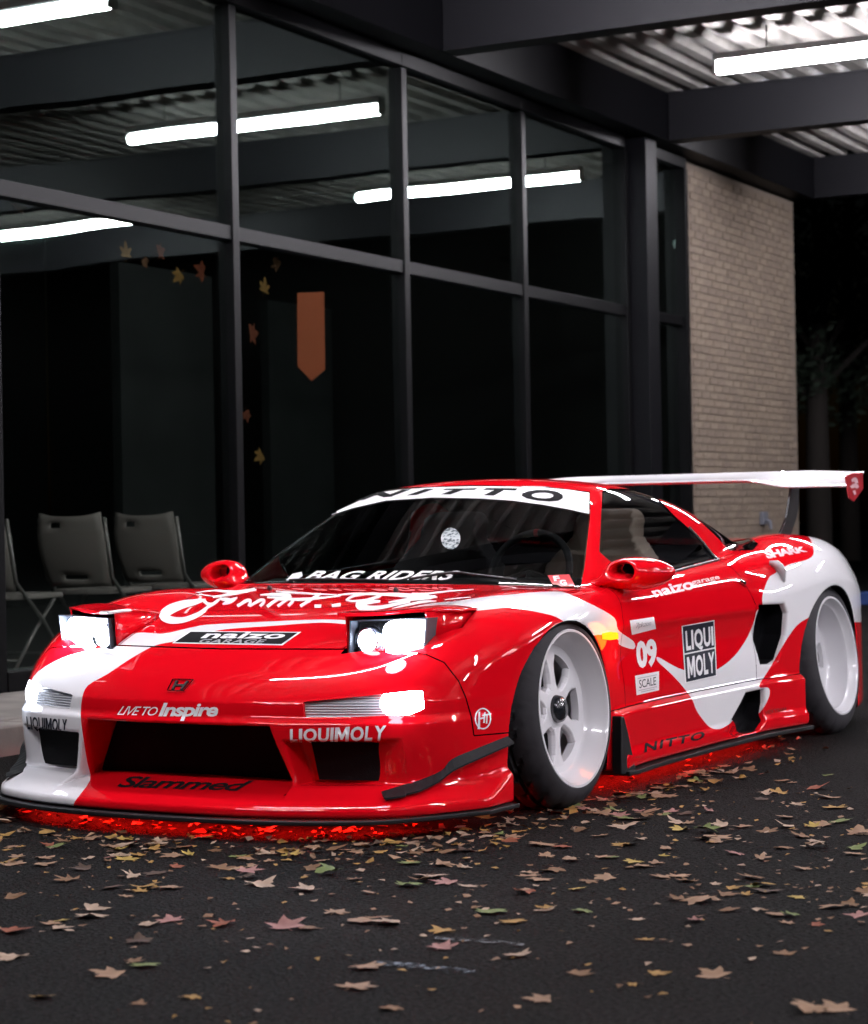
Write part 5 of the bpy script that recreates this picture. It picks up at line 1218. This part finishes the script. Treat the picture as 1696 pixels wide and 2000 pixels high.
# drifts against the car and across the forecourt
def drift(n, fx, fy, s0, s1):
    for _ in range(n): put_leaf(fx(), fy(), rl.uniform(s0, s1))
g = rl.gauss
for _ in range(60):
    t = rl.random(); put_leaf(980 + 480 * t + g(0, 25), 1608 - 112 * t + abs(g(0, 14)) - 6, rl.uniform(0.055, 0.10))
for _ in range(34):
    t = rl.random(); put_leaf(40 + 960 * t, 1626 + 14 * math.sin(t * 3.1) + abs(g(0, 32)), rl.uniform(0.04, 0.09))
while cnt_leaf[0] < 297:
    x, y = rl.uniform(-20, 1716), 1560 + abs(g(0, 130))
    if y > 1990 or y < 1640 - 0.12 * max(0, x - 700): continue
    put_leaf(x, y, rl.uniform(0.045, 0.10))
# crumbs: bits of leaf too small to pick out
cb_ = bm_new()
cr = random.Random(5)
lens_ = []
for _ in range(700):
    px, py = cr.uniform(-40, 1736), 1540 + abs(cr.gauss(0, 170))
    if py > 2010: continue
    p = at_axis(px, py, 2, 0.0); s = cr.uniform(0.004, 0.016); a = cr.uniform(0, 6.28); n = cr.randint(3, 5)
    vs_ = [cb_.verts.new((p[0] + s * cr.uniform(0.6, 1.2) * math.cos(a + 6.283 * k / n), p[1] + s * cr.uniform(0.4, 1.1) * math.sin(a + 6.283 * k / n), 0.003 + cr.uniform(0, 0.006))) for k in range(n)]
    cb_.faces.new(vs_).material_index = cr.randrange(4)
for _ in range(420):     # under and around the car, where the strips light them
    x, y = cr.uniform(-2.3, 1.25), cr.choice((-1, 1)) * cr.uniform(0.55, 1.2)
    if cr.random() < 0.5: x, y = cr.uniform(0.6, 1.3), cr.uniform(-1, 1)
    s = cr.uniform(0.005, 0.026); a = cr.uniform(0, 6.28); n = cr.randint(4, 6)
    vs_ = [cb_.verts.new((x + s * cr.uniform(0.5, 1.2) * math.cos(a + 6.283 * k / n), y + s * cr.uniform(0.5, 1.2) * math.sin(a + 6.283 * k / n), 0.003 + cr.uniform(0, 0.016))) for k in range(n)]
    cb_.faces.new(vs_).material_index = cr.randrange(4)
tmpl = [LV[n][k] for n in ('tan', 'brown', 'ochre', 'pale') for k in range(3)]
for _ in range(420):      # leaves beyond the picked-out ones, all over the forecourt
    x, y = cr.uniform(-7, 6.5), cr.uniform(-1.7, 7.5)
    if -3.5 < x < 1.12 and abs(y) < 1.05: continue
    k = cr.randrange(12); me_ = tmpl[k]; s = cr.uniform(0.4, 0.85); a = cr.uniform(0, 6.28); ca, sa = math.cos(a) * s, math.sin(a) * s; zs_ = s * cr.uniform(0.5, 1.0)
    vs_ = [cb_.verts.new((x + v.co.x * ca - v.co.y * sa, y + v.co.x * sa + v.co.y * ca, 0.002 + v.co.z * zs_)) for v in me_.vertices]
    for p in me_.polygons: cb_.faces.new([vs_[i] for i in p.vertices]).material_index = k // 3
co = bm_obj('leaf_litter', cb_, LM['tan']); [co.data.materials.append(LM[n]) for n in ('brown', 'ochre', 'pale')]
tag(co, 'small dry leaves and crumbled bits scattered over the asphalt', 'leaf litter', kind='stuff')
# maple leaves strung up inside the glass
for i, (px, py, s, c) in enumerate([(247, 497, 0.15, 'ochre'), (312, 492, 0.13, 'rust'), (283, 508, 0.10, 'brown'), (352, 535, 0.15, 'ochre'), (398, 532, 0.17, 'rust'), (517, 566, 0.16, 'ochre'), (492, 652, 0.17, 'rust'), (482, 806, 0.13, 'rust'), (511, 888, 0.15, 'ochre'), (545, 518, 0.15, 'brown'), (36, 405, 0.16, 'brown')]):
    a_, z_ = px_on(px, py, -0.09); o = bpy.data.objects.new('hanging_leaf', LV[c][i % 5]); COL.objects.link(o); k = s / 0.12
    o.matrix_world = FM @ Matrix.Translation((-a_, -0.09, z_)) @ Matrix.Rotation(R_(90), 4, 'X') @ Matrix.Rotation(i * 1.3, 4, 'Z') @ Matrix.Diagonal((k, k, k * 0.6, 1))
    tag(o, '%s paper maple leaf of the garland inside the glass' % desc[c], 'leaf', 'garland leaves inside the glass')
# ---------------------------------------------------------------- chalk lines on the asphalt
def chalk(col):
    m = pmat('worn_paint', col, 0.85); nt = m.node_tree; b = nt.nodes['Principled BSDF']; o = nt.nodes['Material Output']
    mx = nt.nodes.new('ShaderNodeMixShader'); tr = nt.nodes.new('ShaderNodeBsdfTransparent'); t = nt.nodes.new('ShaderNodeTexNoise'); t.inputs['Scale'].default_value = 45; t.inputs['Detail'].default_value = 5
    tc = nt.nodes.new('ShaderNodeTexCoord'); nt.links.new(tc.outputs['Object'], t.inputs['Vector']); r = nt.nodes.new('ShaderNodeValToRGB'); r.color_ramp.elements[0].position = 0.44; r.color_ramp.elements[1].position = 0.62
    nt.links.new(t.outputs['Fac'], r.inputs[0]); nt.links.new(r.outputs[0], mx.inputs[0]); nt.links.new(tr.outputs[0], mx.inputs[1]); nt.links.new(b.outputs[0], mx.inputs[2]); nt.links.new(mx.outputs[0], o.inputs[0]); return m
for q, c, lab in (([(728, 1876), (800, 1880), (930, 1895), (928, 1901), (800, 1890), (730, 1884)], (0.05, 0.065, 0.085), 'short faded blue chalk line on the asphalt'), ([(850, 1828), (960, 1834), (1025, 1843), (1022, 1847), (950, 1841), (850, 1834)], (0.04, 0.04, 0.045), 'faint grey chalk streak above the blue one')):
    b = bm_new(); b.faces.new([b.verts.new((*at_axis(x, y, 2, 0.004)[:2], 0.004)) for x, y in q]); tag(bm_obj('chalk_line', b, chalk(c)), lab, 'paint mark')
# blue painted kerb far behind the car
p0 = at_axis(1640, 1180, 2, 0.0); p1 = at_axis(1760, 1181, 2, 0.0); dv = Vector(p1 - p0).normalized(); b = bm_new(); add_box(b, (-1.0, -0.1, 0), (6.0, 0.1, 0.125)); o = bm_obj('blue_kerb', b, pmat('blue_paint', (0.008, 0.03, 0.13), 0.7), None, False, 0.01)
o.location = p0; o.rotation_euler = (0, 0, math.atan2(dv.y, dv.x)); tag(o, 'blue painted kerb far behind the car', 'kerb')
# ---------------------------------------------------------------- trees in the dark
M_TL = pmat('night_foliage', (0.022, 0.036, 0.022), 0.7); M_TB = pmat('bark', (0.02, 0.016, 0.013), 0.9)
def tree(loc, h, r, seed, lab):
    rr = random.Random(seed); e = empty('leafy_tree', loc, 0, lab, 'tree', 'trees beyond the canopy')
    b = bm_new(); add_tube(b, [(0, 0, 0), (0.05, 0.02, h * 0.3), (0.0, 0.1, h * 0.6)], [0.20, 0.15, 0.08], 10)
    tips = []
    for k in range(9):
        a = k * 2.4; z0 = h * rr.uniform(0.28, 0.55); p1 = (r * 0.55 * math.cos(a), r * 0.55 * math.sin(a), z0 + h * 0.18); add_tube(b, [(0.03, 0.05, z0), p1], [0.06, 0.025], 6); tips.append(p1)
    bm_obj('trunk', b, M_TB, e, True)
    V, Fc = [], []; cl = []
    for k in range(60):
        a, u = rr.uniform(0, 6.28), rr.uniform(-0.9, 1); q = math.sqrt(max(0, 1 - u * u)) * rr.uniform(0.5, 1.0); cl.append((r * q * math.cos(a), r * q * math.sin(a), h * 0.62 + h * 0.36 * u, rr.uniform(0.35, 0.8)))
    for cx, cy, cz, cr_ in cl:
        for _ in range(130):
            d = Vector((rr.gauss(0, 1), rr.gauss(0, 1), rr.gauss(0, 0.8))).normalized() * cr_ * rr.uniform(0.5, 1.0); c = Vector((cx, cy, cz)) + d; t = Vector((rr.gauss(0, 1), rr.gauss(0, 1), rr.gauss(0, 1))).normalized(); n = t.orthogonal().normalized(); s = rr.uniform(0.05, 0.10); i0 = len(V)
            V += [c - t * s, c + n * s * 0.5, c + t * s, c - n * s * 0.5]; Fc.append((i0, i0 + 1, i0 + 2, i0 + 3))
    link('crown', mesh_np('crown', [tuple(v) for v in V], Fc, None, False), e, [M_TL]); return e
for i, (px, dist, h, r) in enumerate(((1600, 31, 8.5, 3.0), (1720, 34, 9.5, 3.4), (1660, 41, 12.0, 3.9), (1830, 33, 9.0, 3.2))):
    d = ray(px, 1020); d = d / math.hypot(d[0], d[1]); p = CC + d * dist
    tree((float(p[0]), float(p[1]), 0), h, r, 40 + i, ['dark leafy tree close behind the brick wall', 'broad dark tree left standing behind the blue kerb', 'tall dark tree rising behind the other trees', 'dark tree at the far end of the blue kerb'][i])
